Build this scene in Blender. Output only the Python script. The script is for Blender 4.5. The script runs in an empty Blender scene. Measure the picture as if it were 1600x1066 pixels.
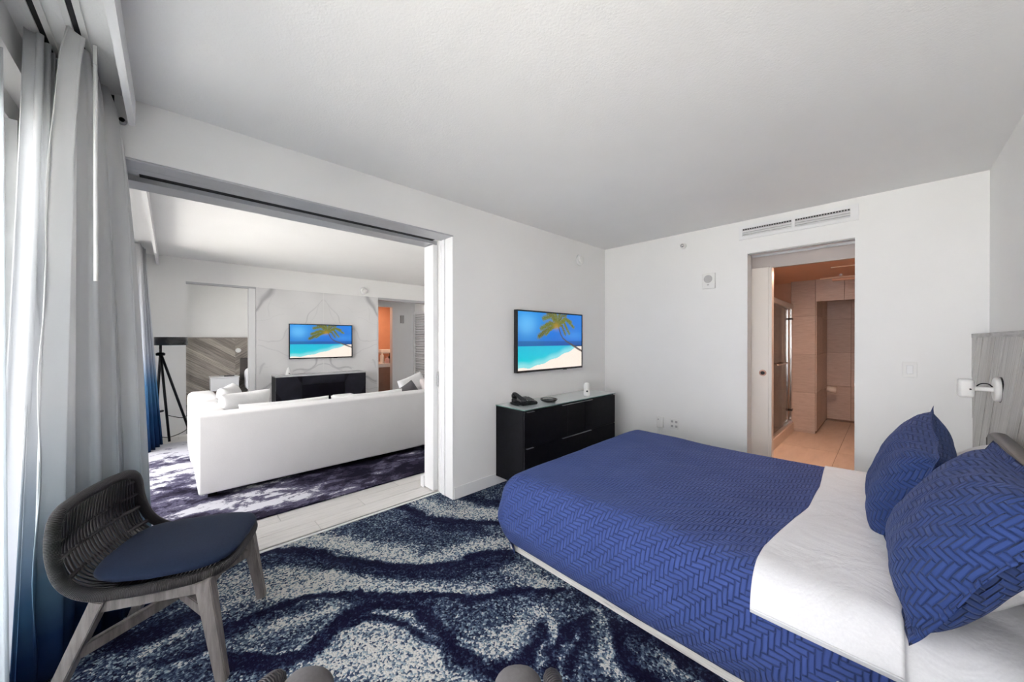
import bpy, bmesh, math, random
import numpy as np
from mathutils import Vector, Matrix, noise as mnoise
random.seed(7)
PI = math.pi
# ------------------------------------------------------------------ camera, world, light, exposure
scene = bpy.context.scene
COL = scene.collection
F_PX, YAW, PITCH, CAM_H = 559.0, -0.80977, -0.002944, 1.33
cam_data = bpy.data.cameras.new('camera'); cam = bpy.data.objects.new('camera', cam_data); COL.objects.link(cam)
cam_data.sensor_width = 36; cam_data.lens = F_PX / 1600 * 36; cam_data.clip_start = 0.02; cam_data.clip_end = 200
cam.location = (0, 0, CAM_H); cam.rotation_euler = (PI / 2 + PITCH, 0, -YAW)
scene.camera = cam
world = bpy.data.worlds.new('world'); scene.world = world; world.use_nodes = True
bg = world.node_tree.nodes['Background']
bg.inputs[0].default_value = (1.0, .98, .985, 1); bg.inputs[1].default_value = 8.0
scene.view_settings.view_transform = 'Standard'; scene.view_settings.look = 'None'
scene.view_settings.gamma = 1; scene.view_settings.use_curve_mapping = False
scene.view_settings.exposure = 0.38
sun_d = bpy.data.lights.new('sun', 'SUN'); sun_d.energy = 34; sun_d.angle = .01; sun_d.color = (1, .95, .88)
sun = bpy.data.objects.new('sun', sun_d); COL.objects.link(sun); sun.rotation_euler = (math.radians(-27), math.radians(6), 0)

def area(name, loc, rot, sx, sy, power, color=(1, 1, 1)):
    d = bpy.data.lights.new(name, 'AREA'); d.shape = 'RECTANGLE'; d.size = sx; d.size_y = sy; d.energy = power; d.color = color
    o = bpy.data.objects.new(name, d); COL.objects.link(o); o.location = loc; o.rotation_euler = rot
    return o

CY, SY = math.cos(YAW), math.sin(YAW)
_F0 = Vector((SY, CY, 0)); _R = Vector((CY, -SY, 0)); _Z = Vector((0, 0, 1))
_F = _F0 * math.cos(PITCH) + _Z * math.sin(PITCH); _U = -_F0 * math.sin(PITCH) + _Z * math.cos(PITCH)
def at_z(px, py, z=0.0):
    """world point at height z seen at a pixel of the photograph (used to measure the carpet's pattern)"""
    r = _F + _R * ((px - 800) / F_PX) + _U * ((533 - py) / F_PX)
    t = (z - CAM_H) / r.z
    return Vector((0, 0, CAM_H)) + r * t

# ------------------------------------------------------------------ node helpers
class E:
    """tiny expression wrapper around math nodes"""
    def __init__(s, nt, sock): s.nt = nt; s.s = sock
    def _m(s, op, *a):
        n = s.nt.nodes.new('ShaderNodeMath'); n.operation = op
        for i, x in enumerate((s,) + a):
            if isinstance(x, E): s.nt.links.new(x.s, n.inputs[i])
            else: n.inputs[i].default_value = x
        return E(s.nt, n.outputs[0])
    def __add__(s, o): return s._m('ADD', o)
    def __sub__(s, o): return s._m('SUBTRACT', o)
    def __mul__(s, o): return s._m('MULTIPLY', o)
    def rsub(s, k): return (s * -1.0) + k
    def floor(s): return s._m('FLOOR')
    def mod(s, k): return s._m('FLOORED_MODULO', k)
    def min(s, o): return s._m('MINIMUM', o)
    def max(s, o): return s._m('MAXIMUM', o)
    def lt(s, o): return s._m('LESS_THAN', o)
    def clamp01(s):
        r = s._m('ADD', 0.0); r.s.node.use_clamp = True; return r
    def abs(s): return s._m('ABSOLUTE')
    def pow(s, k): return s._m('POWER', k)
    def sin(s): return s._m('SINE')

def new_mat(name):
    m = bpy.data.materials.new(name); m.use_nodes = True
    return m, m.node_tree, m.node_tree.nodes['Principled BSDF']
def col4(c): return (c[0], c[1], c[2], 1)
def noise_tex(nt, scale, detail=3, rough=.5, vec=None, dist=0.0):
    n = nt.nodes.new('ShaderNodeTexNoise'); n.inputs['Scale'].default_value = scale
    n.inputs['Detail'].default_value = detail; n.inputs['Roughness'].default_value = rough; n.inputs['Distortion'].default_value = dist
    if vec is None: vec = coord(nt)
    nt.links.new(vec, n.inputs['Vector']); return n
def coord(nt, kind='Object'):
    return nt.nodes.new('ShaderNodeTexCoord').outputs[kind]
def mapping(nt, vec, scale=(1, 1, 1), rot=(0, 0, 0)):
    m = nt.nodes.new('ShaderNodeMapping'); m.inputs['Scale'].default_value = scale; m.inputs['Rotation'].default_value = rot
    nt.links.new(vec, m.inputs['Vector']); return m.outputs[0]
def ramp(nt, fac, stops, interp='LINEAR'):
    r = nt.nodes.new('ShaderNodeValToRGB'); r.color_ramp.interpolation = interp
    el = r.color_ramp.elements
    while len(el) < len(stops): el.new(0.5)
    for e, (p, c) in zip(el, stops): e.position = p; e.color = col4(c)
    nt.links.new(fac, r.inputs[0]); return r.outputs[0]
def bump(nt, b, height, strength, dist=0.01, normal=None):
    n = nt.nodes.new('ShaderNodeBump'); n.inputs['Strength'].default_value = strength; n.inputs['Distance'].default_value = dist
    nt.links.new(height, n.inputs['Height'])
    if normal is not None: nt.links.new(normal, n.inputs['Normal'])
    if b is not None: nt.links.new(n.outputs[0], b.inputs['Normal'])
    return n.outputs[0]
def simple(name, color, rough=.5, metal=0.0, var=.06, nscale=8, bs=0.0, bscale=60, spec=None, bdist=.004):
    m, nt, b = new_mat(name)
    n = noise_tex(nt, nscale)
    c = ramp(nt, n.outputs[0], [(.3, [x * (1 - var) for x in color]), (.7, [min(1, x * (1 + var)) for x in color])])
    nt.links.new(c, b.inputs['Base Color']); b.inputs['Roughness'].default_value = rough; b.inputs['Metallic'].default_value = metal
    if spec is not None: b.inputs['Specular IOR Level'].default_value = spec
    if bs: bump(nt, b, noise_tex(nt, bscale, 4).outputs[0], bs, bdist)
    return m
def emission(name, color, strength):
    m, nt, b = new_mat(name); b.inputs['Base Color'].default_value = col4(color)
    b.inputs['Emission Color'].default_value = col4(color); b.inputs['Emission Strength'].default_value = strength; return m
def fabric(name, color, rough=.85, weave=900, strength=.25, wrinkle=0.0, wscale=6, var=.05):
    m, nt, b = new_mat(name); v = coord(nt)
    n = noise_tex(nt, 5)
    n2 = noise_tex(nt, 160, 2)
    f = E(nt, n.outputs[0]) * .5 + E(nt, n2.outputs[0]) * .5
    c = ramp(nt, f.s, [(.3, [x * (1 - var) for x in color]), (.7, [min(1, x * (1 + var)) for x in color])])
    nt.links.new(c, b.inputs['Base Color']); b.inputs['Roughness'].default_value = rough
    b.inputs['Sheen Weight'].default_value = .05; b.inputs['Specular IOR Level'].default_value = .12
    nrm = bump(nt, None, noise_tex(nt, weave, 1).outputs[0], strength, .001)
    if wrinkle:
        w = noise_tex(nt, wscale, 4, .55, dist=.6); nrm = bump(nt, None, w.outputs[0], wrinkle, .02, nrm)
    nt.links.new(nrm, b.inputs['Normal'])
    return m

M = {}
M['wall'] = simple('wall_paint', (.86, .86, .85), .6, var=.012, nscale=2, bs=.12, bscale=220, bdist=.002)
M['ceiling'] = simple('ceiling_paint', (.88, .88, .875), .7, var=.012, nscale=2, bs=.28, bscale=120, bdist=.004)
M['trim'] = simple('trim_paint', (.84, .845, .85), .35, var=.01)
M['greytrim'] = simple('track_aluminium', (.50, .51, .53), .4, .2, var=.03)
M['dark'] = simple('dark_gap', (.02, .02, .022), .8)
M['black'] = simple('black_plastic', (.012, .012, .014), .25, var=.1)
M['blackmetal'] = simple('black_metal', (.015, .015, .016), .4, .6)
M['chrome'] = simple('chrome', (.7, .7, .7), .18, 1.0, var=.02)
M['steel'] = simple('brushed_steel', (.55, .55, .56), .35, .9, var=.04)
M['whiteplastic'] = simple('white_plastic', (.82, .82, .80), .35, var=.01)
M['greyplastic'] = simple('grey_plastic', (.45, .45, .45), .5, var=.03)
M['sheet'] = fabric('white_sheet', (.80, .81, .84), wrinkle=.75, wscale=5)
M['pillowwhite'] = fabric('white_pillowcase', (.80, .80, .80), wrinkle=.5, wscale=9)
M['linen'] = fabric('sofa_linen', (.74, .73, .73), weave=350, strength=.4, var=.04)
M['navyfabric'] = fabric('navy_seat_fabric', (.014, .023, .052), rough=.75, var=.18)
M['taupefabric'] = fabric('taupe_cushion_fabric', (.13, .125, .13), rough=.8, var=.12)
M['leather'] = simple('brown_leather', (.07, .062, .058), .38, var=.1, bs=.15, bscale=90)
M['dresser'] = simple('black_wood_veneer', (.006, .006, .008), .5, var=.35, nscale=20, spec=.12)
M['whitelacquer'] = simple('white_lacquer', (.82, .83, .84), .25, var=.01)
M['shower_wall'] = simple('shower_wall_paint', (.60, .42, .33), .5)
M['warmwall'] = simple('bath_door_paint', (.78, .72, .66), .4, var=.01)

# wood
def wood(name, c1, c2, scale=(1, 1, 1), rough=.55, freq=22, vary=.24, dark=None, bs=.2, rot=(0, 0, 0), kind='Object'):
    m, nt, b = new_mat(name)
    oi = nt.nodes.new('ShaderNodeObjectInfo')
    add = nt.nodes.new('ShaderNodeVectorMath'); add.operation = 'ADD'
    rv = nt.nodes.new('ShaderNodeVectorMath'); rv.operation = 'SCALE'; rv.inputs[0].default_value = (7.3, 3.1, 5.7)
    nt.links.new(oi.outputs['Random'], rv.inputs['Scale'])
    nt.links.new(mapping(nt, coord(nt, kind), scale, rot), add.inputs[0]); nt.links.new(rv.outputs[0], add.inputs[1])
    n = noise_tex(nt, freq, 6, .62, add.outputs[0], .4)
    st = [(.28, dark or [x * .6 for x in c1]), (.42, c1), (.66, c2)]
    c = ramp(nt, n.outputs[0], st)
    hs = nt.nodes.new('ShaderNodeHueSaturation'); nt.links.new(c, hs.inputs['Color'])
    nt.links.new((E(nt, oi.outputs['Random']) * vary + (1 - vary / 2)).s, hs.inputs['Value'])
    nt.links.new(hs.outputs[0], b.inputs['Base Color']); b.inputs['Roughness'].default_value = rough
    bump(nt, b, n.outputs[0], bs, .004)
    return m
M['chairwood'] = wood('grey_weathered_wood', (.17, .15, .143), (.27, .245, .232), (8, 8, 1), freq=5)
M['hb_wood'] = wood('grey_headboard_wood', (.50, .49, .47), (.72, .71, .69), (34, 1.4, 1.4), freq=5, dark=(.22, .21, .195), kind='UV')
M['hb_cap'] = wood('grey_cap_wood', (.42, .42, .41), (.58, .58, .57), (8, 1, 8), freq=5, dark=(.25, .25, .24))
M['hb_wood_far'] = wood('brown_headboard_wood', (.25, .225, .20), (.48, .43, .38), (22, 1.6, 1.6), freq=4, vary=.6, dark=(.12, .11, .10), kind='UV')
M['plinth'] = wood('pale_plinth_wood', (.62, .61, .58), (.78, .77, .74), (1, 14, 20), freq=5, dark=(.38, .37, .35))
M['plank'] = wood('pale_floor_plank', (.66, .64, .62), (.74, .72, .70), (14, 1, 1), freq=4, dark=(.56, .545, .53), rough=.35, bs=.05)
M['bathtile'] = wood('bath_wall_tile', (.50, .44, .42), (.57, .51, .49), (1, 1, 7), freq=9, dark=(.44, .385, .37), rough=.45, bs=.05)
M['bathfloor'] = wood('bath_floor_tile', (.62, .53, .47), (.68, .59, .53), (5, 1, 1), freq=3, dark=(.56, .48, .43), rough=.35, bs=.03)
M['grout'] = simple('grout', (.22, .17, .15), .8)
M['subfloor'] = simple('floor_joint', (.38, .36, .34), .8)

# herringbone quilt
def quilt_mat(name, c_lo, c_hi, unit, strength=.9):
    m, nt, b = new_mat(name)
    uv = coord(nt, 'UV')
    sep = nt.nodes.new('ShaderNodeSeparateXYZ')
    wob = noise_tex(nt, 9, 2, .5, uv)
    mixv = nt.nodes.new('ShaderNodeVectorMath'); mixv.operation = 'MULTIPLY_ADD'
    nt.links.new(wob.outputs['Color'], mixv.inputs[0]); mixv.inputs[1].default_value = (.02, .02, 0); nt.links.new(uv, mixv.inputs[2])
    nt.links.new(mixv.outputs[0], sep.inputs[0])
    x = E(nt, sep.outputs[0]) * (1 / unit); y = E(nt, sep.outputs[1]) * (1 / unit)
    L = 3
    i, j = x.floor(), y.floor(); fx, fy = x - i, y - j
    k = (i - j).mod(2 * L)
    ish = k.lt(L - .5)
    ax = fx + k
    eh = fy.min(fy.rsub(1)).min(ax.min(ax.rsub(L)))
    kk = k.rsub(2 * L - 1); ay = fy + kk
    ev = fx.min(fx.rsub(1)).min(ay.min(ay.rsub(L)))
    e = eh * ish + ev * ish.rsub(1)
    h = (e * 4.2).clamp01().pow(.55)
    big = noise_tex(nt, 5, 3, .5, uv)
    cf = (h * .55 + E(nt, noise_tex(nt, 3, 3).outputs[0]) * .5).clamp01()
    c = ramp(nt, cf.s, [(.15, c_lo), (.85, c_hi)])
    nt.links.new(c, b.inputs['Base Color']); b.inputs['Roughness'].default_value = .75
    b.inputs['Sheen Weight'].default_value = .12; b.inputs['Sheen Tint'].default_value = (.6, .7, 1, 1)
    b.inputs['Specular IOR Level'].default_value = .12
    n1 = bump(nt, None, h.s, strength, .006)
    n2 = bump(nt, None, big.outputs[0], .35, .03, n1)
    nt.links.new(n2, b.inputs['Normal'])
    return m
M['quilt'] = quilt_mat('blue_quilt', (.020, .038, .14), (.054, .090, .29), .0175)
M['sham'] = quilt_mat('blue_quilted_sham', (.014, .030, .115), (.032, .062, .21), .0155)

# ombre curtain (dyed cloth: pale above, navy at the hem)
def curtain_mat(name, stops, trans=.25, alpha=1.0):
    m, nt, b = new_mat(name)
    sep = nt.nodes.new('ShaderNodeSeparateXYZ'); nt.links.new(coord(nt), sep.inputs[0])
    n = noise_tex(nt, 3, 3)
    z = E(nt, sep.outputs[2]) * (1 / 2.45) + (E(nt, n.outputs[0]) * .06 - .03)
    c = ramp(nt, z.s, stops)
    nt.links.new(c, b.inputs['Base Color']); b.inputs['Roughness'].default_value = .9; b.inputs['Specular IOR Level'].default_value = .1
    nt.links.new(bump(nt, None, noise_tex(nt, 500, 1).outputs[0], .2, .001), b.inputs['Normal'])
    tr = nt.nodes.new('ShaderNodeBsdfTranslucent'); nt.links.new(c, tr.inputs[0])
    mx = nt.nodes.new('ShaderNodeMixShader'); mx.inputs[0].default_value = trans
    out = nt.nodes['Material Output']
    nt.links.new(b.outputs[0], mx.inputs[1]); nt.links.new(tr.outputs[0], mx.inputs[2])
    if alpha < 1:
        tp = nt.nodes.new('ShaderNodeBsdfTransparent'); m2 = nt.nodes.new('ShaderNodeMixShader'); m2.inputs[0].default_value = alpha
        nt.links.new(tp.outputs[0], m2.inputs[1]); nt.links.new(mx.outputs[0], m2.inputs[2]); nt.links.new(m2.outputs[0], out.inputs[0])
    else: nt.links.new(mx.outputs[0], out.inputs[0])
    return m
NAVY = (.012, .03, .085)
M['ombre'] = curtain_mat('ombre_drape', [(0, NAVY), (.06, (.02, .05, .13)), (.14, (.10, .20, .32)), (.24, (.42, .50, .58)), (.38, (.80, .82, .85)), (1, (.84, .84, .84))], .34)
M['ombre_dark'] = curtain_mat('ombre_drape_grey', [(0, NAVY), (.08, (.02, .05, .13)), (.17, (.14, .24, .34)), (.26, (.52, .58, .62)), (.45, (.82, .83, .84)), (1, (.86, .86, .85))], .34)
M['ombre_far'] = curtain_mat('ombre_drape_blue', [(0, NAVY), (.16, (.02, .07, .19)), (.33, (.10, .26, .48)), (.48, (.62, .66, .74)), (1, (.70, .70, .70))], .15)
M['lining'] = curtain_mat('white_lining', [(0, NAVY), (.025, NAVY), (.03, (.82, .84, .87)), (1, (.84, .85, .86))], .5)
M['sheer'] = curtain_mat('sheer_voile', [(0, (.8, .86, .9)), (1, (.85, .88, .9))], .6, .55)

# marble, glass, carpet, rug
def glass(name, tint=(.965, .962, .965), mix=.9):
    m, nt, b = new_mat(name); out = nt.nodes['Material Output']
    tp = nt.nodes.new('ShaderNodeBsdfTransparent'); tp.inputs[0].default_value = col4(tint)
    gl = nt.nodes.new('ShaderNodeBsdfGlossy'); gl.inputs['Roughness'].default_value = .03
    lw = nt.nodes.new('ShaderNodeLayerWeight'); lw.inputs[0].default_value = .25
    f = (E(nt, lw.outputs['Fresnel']) * .8 + .02).clamp01()
    mx = nt.nodes.new('ShaderNodeMixShader'); nt.links.new(f.s, mx.inputs[0])
    nt.links.new(tp.outputs[0], mx.inputs[1]); nt.links.new(gl.outputs[0], mx.inputs[2]); nt.links.new(mx.outputs[0], out.inputs[0])
    return m
M['glass'] = glass('window_glass'); M['showerglass'] = glass('shower_glass', (.80, .82, .80))
m, nt, b = new_mat('glass_top_wall_reflection'); b.inputs['Base Color'].default_value = (.42, .46, .45, 1); b.inputs['Roughness'].default_value = .04; b.inputs['Specular IOR Level'].default_value = .9
nt.links.new(ramp(nt, noise_tex(nt, 3).outputs[0], [(.3, (.62, .65, .64)), (.7, (.66, .69, .68))]), b.inputs['Base Color']); M['glasstop'] = m  # the wall's reflection is put into the pale, opaque base colour
m, nt, b = new_mat('glass_edge'); nt.links.new(ramp(nt, noise_tex(nt, 9).outputs[0], [(.3, (.10, .20, .18)), (.7, (.14, .26, .23))]), b.inputs['Base Color']); b.inputs['Roughness'].default_value = .1; M['glassedge'] = m
def attr_mat(name, rough, emit=0.0, extra=None):
    m, nt, b = new_mat(name)
    a = nt.nodes.new('ShaderNodeAttribute'); a.attribute_name = 'pattern'
    if extra: extra(m, nt, b, a)
    else: nt.links.new(a.outputs['Color'], b.inputs['Base Color'])
    b.inputs['Roughness'].default_value = rough
    if emit:
        nt.links.new(a.outputs['Color'], b.inputs['Emission Color']); b.inputs['Emission Strength'].default_value = emit
        nt.links.remove(b.inputs['Base Color'].links[0]); b.inputs['Base Color'].default_value = (.01, .01, .01, 1)
    return m
def _carpet(m, nt, b, a):
    v = coord(nt)
    vo = nt.nodes.new('ShaderNodeTexVoronoi'); vo.inputs['Scale'].default_value = 115; nt.links.new(v, vo.inputs['Vector'])
    wn = nt.nodes.new('ShaderNodeTexWhiteNoise'); wn.noise_dimensions = '3D'; nt.links.new(vo.outputs['Color'], wn.inputs['Vector'])
    vo2 = nt.nodes.new('ShaderNodeTexVoronoi'); vo2.inputs['Scale'].default_value = 62; nt.links.new(v, vo2.inputs['Vector'])
    wn2 = nt.nodes.new('ShaderNodeTexWhiteNoise'); nt.links.new(vo2.outputs['Color'], wn2.inputs['Vector'])
    t = E(nt, a.outputs['Fac']) + (E(nt, wn.outputs[0]) - .5) * .58 + (E(nt, wn2.outputs[0]) - .5) * .20
    c = ramp(nt, t.clamp01().s, [(0, (.010, .010, .032)), (.22, (.022, .030, .070)), (.38, (.048, .070, .125)), (.53, (.11, .155, .215)), (.65, (.29, .36, .41)), (.77, (.60, .60, .57))], 'CONSTANT')
    nt.links.new(c, b.inputs['Base Color']); b.inputs['Specular IOR Level'].default_value = .05
    h = E(nt, wn.outputs[0]) * .6 + E(nt, vo.outputs['Distance']) * -1.0
    bump(nt, b, h.s, .6, .006)
M['carpet'] = attr_mat('wave_carpet', .95, 0, _carpet)
M['marble'] = attr_mat('veined_marble', .25)
M['screen'] = attr_mat('tv_picture', .3, .78)
m, nt, b = new_mat('abstract_rug')
v = mapping(nt, coord(nt), (1, .62, 1), (0, 0, .3))
n1 = noise_tex(nt, 1.15, 8, .62, v, .35); n2 = noise_tex(nt, 6, 8, .72, v, .3); n3 = noise_tex(nt, 90, 2)
sepx = nt.nodes.new('ShaderNodeSeparateXYZ'); nt.links.new(coord(nt), sepx.inputs[0])
t = E(nt, n1.outputs[0]) + (E(nt, n2.outputs[0]) - .5) * .85 + (E(nt, n3.outputs[0]) - .5) * .06
t = t + (E(nt, sepx.outputs[0]) * -.085 - .045) + E(nt, sepx.outputs[1]) * -.03
c = ramp(nt, t.clamp01().s, [(0, (.014, .012, .024)), (.33, (.034, .030, .055)), (.41, (.10, .095, .15)), (.48, (.24, .235, .29)), (.51, (.62, .62, .67))], 'CONSTANT')
nt.links.new(c, b.inputs['Base Color']); b.inputs['Roughness'].default_value = .95; b.inputs['Specular IOR Level'].default_value = .05
bump(nt, b, n3.outputs[0], .3, .003); M['rug'] = m
m, nt, b = new_mat('wrapped_cord')
wv = nt.nodes.new('ShaderNodeTexWave'); wv.inputs['Scale'].default_value = 1.0; wv.bands_direction = 'X'
nt.links.new(mapping(nt, coord(nt, 'UV'), (70, 1, 1)), wv.inputs['Vector'])
nt.links.new(ramp(nt, wv.outputs[0], [(.1, (.010, .009, .010)), (.8, (.050, .043, .045))]), b.inputs['Base Color']); b.inputs['Roughness'].default_value = .5
bump(nt, b, wv.outputs[0], .8, .004); M['cord'] = m
M['rib'] = simple('cord_strand', (.014, .012, .014), .35, var=.2)
M['towel'] = fabric('patterned_cushion', (.74, .68, .66), var=.15)
M['orange'] = simple('warm_bath_wall', (.62, .30, .18), .6, var=.03)
M['amber'] = simple('lamplit_bath_ceiling', (.66, .40, .29), .6, var=.02)  # orange glow of the lamps put into the ceiling's own colour

# ------------------------------------------------------------------ mesh helpers
def obj(name, bm, mat, parent=None, smooth=False, local=False, **props):
    me = bpy.data.meshes.new(name)
    if isinstance(bm, bmesh.types.BMesh):
        bm.normal_update(); bm.to_mesh(me); bm.free()
    else: me = bm
    mats = mat if isinstance(mat, (list, tuple)) else [mat]
    for mm in mats: me.materials.append(mm)
    if smooth:
        me.polygons.foreach_set('use_smooth', [True] * len(me.polygons))
    o = bpy.data.objects.new(name, me); COL.objects.link(o)
    if parent is not None:
        o.parent = parent
        if not local:
            off = parent.location.copy()
            if parent.parent is not None: off += parent.parent.location
            me.transform(Matrix.Translation(-off))
    for k, v2 in props.items(): o[k] = v2
    return o
def origin_to_base(o):
    me = o.data; vs = [v.co for v in me.vertices]
    c = Vector(((min(v.x for v in vs) + max(v.x for v in vs)) / 2, (min(v.y for v in vs) + max(v.y for v in vs)) / 2, min(v.z for v in vs)))
    me.transform(Matrix.Translation(-c)); o.location = c; return o
def tag(o, label, cat, group=None):
    o['label'] = label; o['category'] = cat
    if group: o['group'] = group
    return o
def thing(name, label, cat, loc=(0, 0, 0), rz=0, group=None):
    o = bpy.data.objects.new(name, None); COL.objects.link(o); o.location = loc; o.rotation_euler = (0, 0, rz)
    o.empty_display_size = .1
    return tag(o, label, cat, group)
def struct(name, bm, mat, parent=None, smooth=False):
    o = obj(name, bm, mat, parent, smooth)
    if parent is None: o['kind'] = 'structure'
    return o
def add_box(bm, lo, hi, bevel=0.0, seg=2, mi=0):
    lo = Vector(lo); hi = Vector(hi); c = (lo + hi) / 2; s = hi - lo
    r = bmesh.ops.create_cube(bm, size=1, matrix=Matrix.Translation(c) @ Matrix.Diagonal((s.x, s.y, s.z, 1)))
    fs = set(f for v in r['verts'] for f in v.link_faces)
    for f in fs: f.material_index = mi
    if bevel:
        es = set(e for v in r['verts'] for e in v.link_edges)
        bmesh.ops.bevel(bm, geom=list(es), offset=bevel, segments=seg, profile=.5, affect='EDGES')
    return bm
def box(lo, hi, bevel=0.0, seg=2): return add_box(bmesh.new(), lo, hi, bevel, seg)
def boxes(lst, bevel=0.0):
    bm = bmesh.new()
    for lo, hi in lst: add_box(bm, lo, hi, bevel)
    return bm
def add_cyl(bm, p0, p1, r0, r1=None, n=16, caps=True):
    p0 = Vector(p0); p1 = Vector(p1); d = p1 - p0
    q = d.to_track_quat('Z', 'Y').to_matrix().to_4x4()
    bmesh.ops.create_cone(bm, cap_ends=caps, segments=n, radius1=r0, radius2=r0 if r1 is None else r1, depth=d.length, matrix=Matrix.Translation((p0 + p1) / 2) @ q)
    return bm
def cyl(*a, **k): return add_cyl(bmesh.new(), *a, **k)
def catmull(pts, n=8, closed=False):
    P = [Vector(p) for p in pts]; out = []; N = len(P)
    for i in range(N if closed else N - 1):
        g = (lambda k: P[k % N]) if closed else (lambda k: P[max(0, min(N - 1, k))])
        a, b_, c, d = g(i - 1), g(i), g(i + 1), g(i + 2)
        for s in range(n):
            t = s / n
            out.append(.5 * ((2 * b_) + (c - a) * t + (2 * a - 5 * b_ + 4 * c - d) * t * t + (3 * b_ - a - 3 * c + d) * t ** 3))
    if not closed: out.append(P[-1])
    return out
def add_tube(bm, pts, r, n=8, closed=False, rfun=None):
    uv = bm.loops.layers.uv.verify(); rings = []; dist = 0; ds = []
    N = len(pts); up = Vector((0, 0, 1)); prev = None
    for i, p in enumerate(pts):
        if closed: t = pts[(i + 1) % N] - pts[i - 1]
        else: t = pts[min(N - 1, i + 1)] - pts[max(0, i - 1)]
        t.normalize()
        if prev is None:
            a = t.cross(up) if abs(t.z) < .9 else t.cross(Vector((1, 0, 0)))
        else: a = prev - t * prev.dot(t)
        a.normalize(); prev = a; b_ = t.cross(a)
        rr = r if rfun is None else rfun(i / max(1, N - 1))
        rings.append([bm.verts.new(p + (a * math.cos(2 * PI * k / n) + b_ * math.sin(2 * PI * k / n)) * rr) for k in range(n)])
        if i: dist += (pts[i] - pts[i - 1]).length
        ds.append(dist)
    R = N if closed else N - 1
    for i in range(R):
        j = (i + 1) % N; d1 = ds[j] if j else dist + (pts[0] - pts[-1]).length
        for k in range(n):
            f = bm.faces.new((rings[i][k], rings[i][(k + 1) % n], rings[j][(k + 1) % n], rings[j][k]))
            for lp, (u_, v_) in zip(f.loops, ((ds[i], k / n), (ds[i], (k + 1) / n), (d1, (k + 1) / n), (d1, k / n))): lp[uv].uv = (u_, v_)
    if not closed:
        bm.faces.new(rings[0][::-1]); bm.faces.new(rings[-1])
    return bm
def tube(*a, **k): return add_tube(bmesh.new(), *a, **k)
def grid_mesh(name, nu, nv, fn, uvfn=None, color=None):
    """regular grid; fn(i/nu, j/nv) -> xyz; color: array (nv+1, nu+1, 3)"""
    vs = []; uvs = []
    for j in range(nv + 1):
        for i in range(nu + 1):
            vs.append(tuple(fn(i / nu, j / nv)))
            if uvfn: uvs.append(uvfn(i / nu, j / nv))
    fs = [(j * (nu + 1) + i, j * (nu + 1) + i + 1, (j + 1) * (nu + 1) + i + 1, (j + 1) * (nu + 1) + i) for j in range(nv) for i in range(nu)]
    me = bpy.data.meshes.new(name); me.from_pydata(vs, [], fs); me.update()
    if uvfn:
        l = me.uv_layers.new(name='UVMap'); idx = np.zeros(len(me.loops), dtype=np.int32); me.loops.foreach_get('vertex_index', idx)
        l.data.foreach_set('uv', np.array(uvs, dtype=np.float32)[idx].ravel())
    if color is not None:
        a = me.color_attributes.new('pattern', 'FLOAT_COLOR', 'POINT')
        c = np.ones((len(vs), 4), dtype=np.float32); c[:, :3] = color.reshape(-1, 3); a.data.foreach_set('color', c.ravel())
    return me
def lathe(profile, loc, n=28):
    bm = bmesh.new(); rings = []
    for r, z in profile:
        rings.append([bm.verts.new((loc[0] + r * math.cos(2 * PI * k / n), loc[1] + r * math.sin(2 * PI * k / n), loc[2] + z)) for k in range(n)])
    for a, b_ in zip(rings, rings[1:]):
        for k in range(n): bm.faces.new((a[k], a[(k + 1) % n], b_[(k + 1) % n], b_[k]))
    bm.faces.new(rings[0][::-1]); bm.faces.new(rings[-1]); return bm
def clip_poly(poly, lo, hi):
    """clip a 2-D polygon to a rectangle"""
    for ax in (0, 1):
        for sgn, lim in ((1, lo[ax]), (-1, hi[ax])):
            out = []
            for k in range(len(poly)):
                a, b_ = poly[k - 1], poly[k]
                ia, ib = sgn * (a[ax] - lim) >= 0, sgn * (b_[ax] - lim) >= 0
                if ia != ib:
                    t = (lim - a[ax]) / (b_[ax] - a[ax]); out.append(tuple(a[q] + t * (b_[q] - a[q]) for q in (0, 1)))
                if ib: out.append(b_)
            poly = out
            if len(poly) < 3: return []
    return poly
def dist_poly(Xs, Ys, pts):
    """distance field to a polyline"""
    d = np.full(Xs.shape, 1e9)
    for (x0, y0), (x1, y1) in zip(pts, pts[1:]):
        dx, dy = x1 - x0, y1 - y0; L = dx * dx + dy * dy + 1e-12
        t = np.clip(((Xs - x0) * dx + (Ys - y0) * dy) / L, 0, 1)
        d = np.minimum(d, np.hypot(Xs - x0 - t * dx, Ys - y0 - t * dy))
    return d

# ------------------------------------------------------------------ measures
XL, YB, XR, YW, HC = -2.49, 4.01, .475, -.46, 2.48     # left wall, back wall, right wall, window plane, ceiling height
XL2 = -2.90                                              # far face of the thick pocket wall
XM = -6.83                                               # marble wall of the living room
OY0, OY1, OZ = -.19, 1.70, 2.20                          # opening between the rooms
DX0, DX1, DZ = -.93, -.184, 2.16                         # bathroom doorway

# ------------------------------------------------------------------ floors, walls, ceilings
struct('floor', box((-10.2, -2.1, -.20), (2.4, 8.4, -.03)), M['subfloor'])
# the carpet of the bedroom, with its woven waves
cx0, cx1, cy0, cy1 = -2.69, XR, YW, YB
nx, ny = 264, 373
gx, gy = np.meshgrid(np.linspace(cx0, cx1, nx + 1), np.linspace(cy0, cy1, ny + 1))
def z6(*p): return [(380 + x / 3.077, 720 + y / 3.077) for x, y in p]
def z7(*p): return [(760 + x / 2.761, 680 + y / 2.761) for x, y in p]
def z4(*p): return [(40 + x / 2.912, 700 + y / 2.912) for x, y in p]
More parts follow.
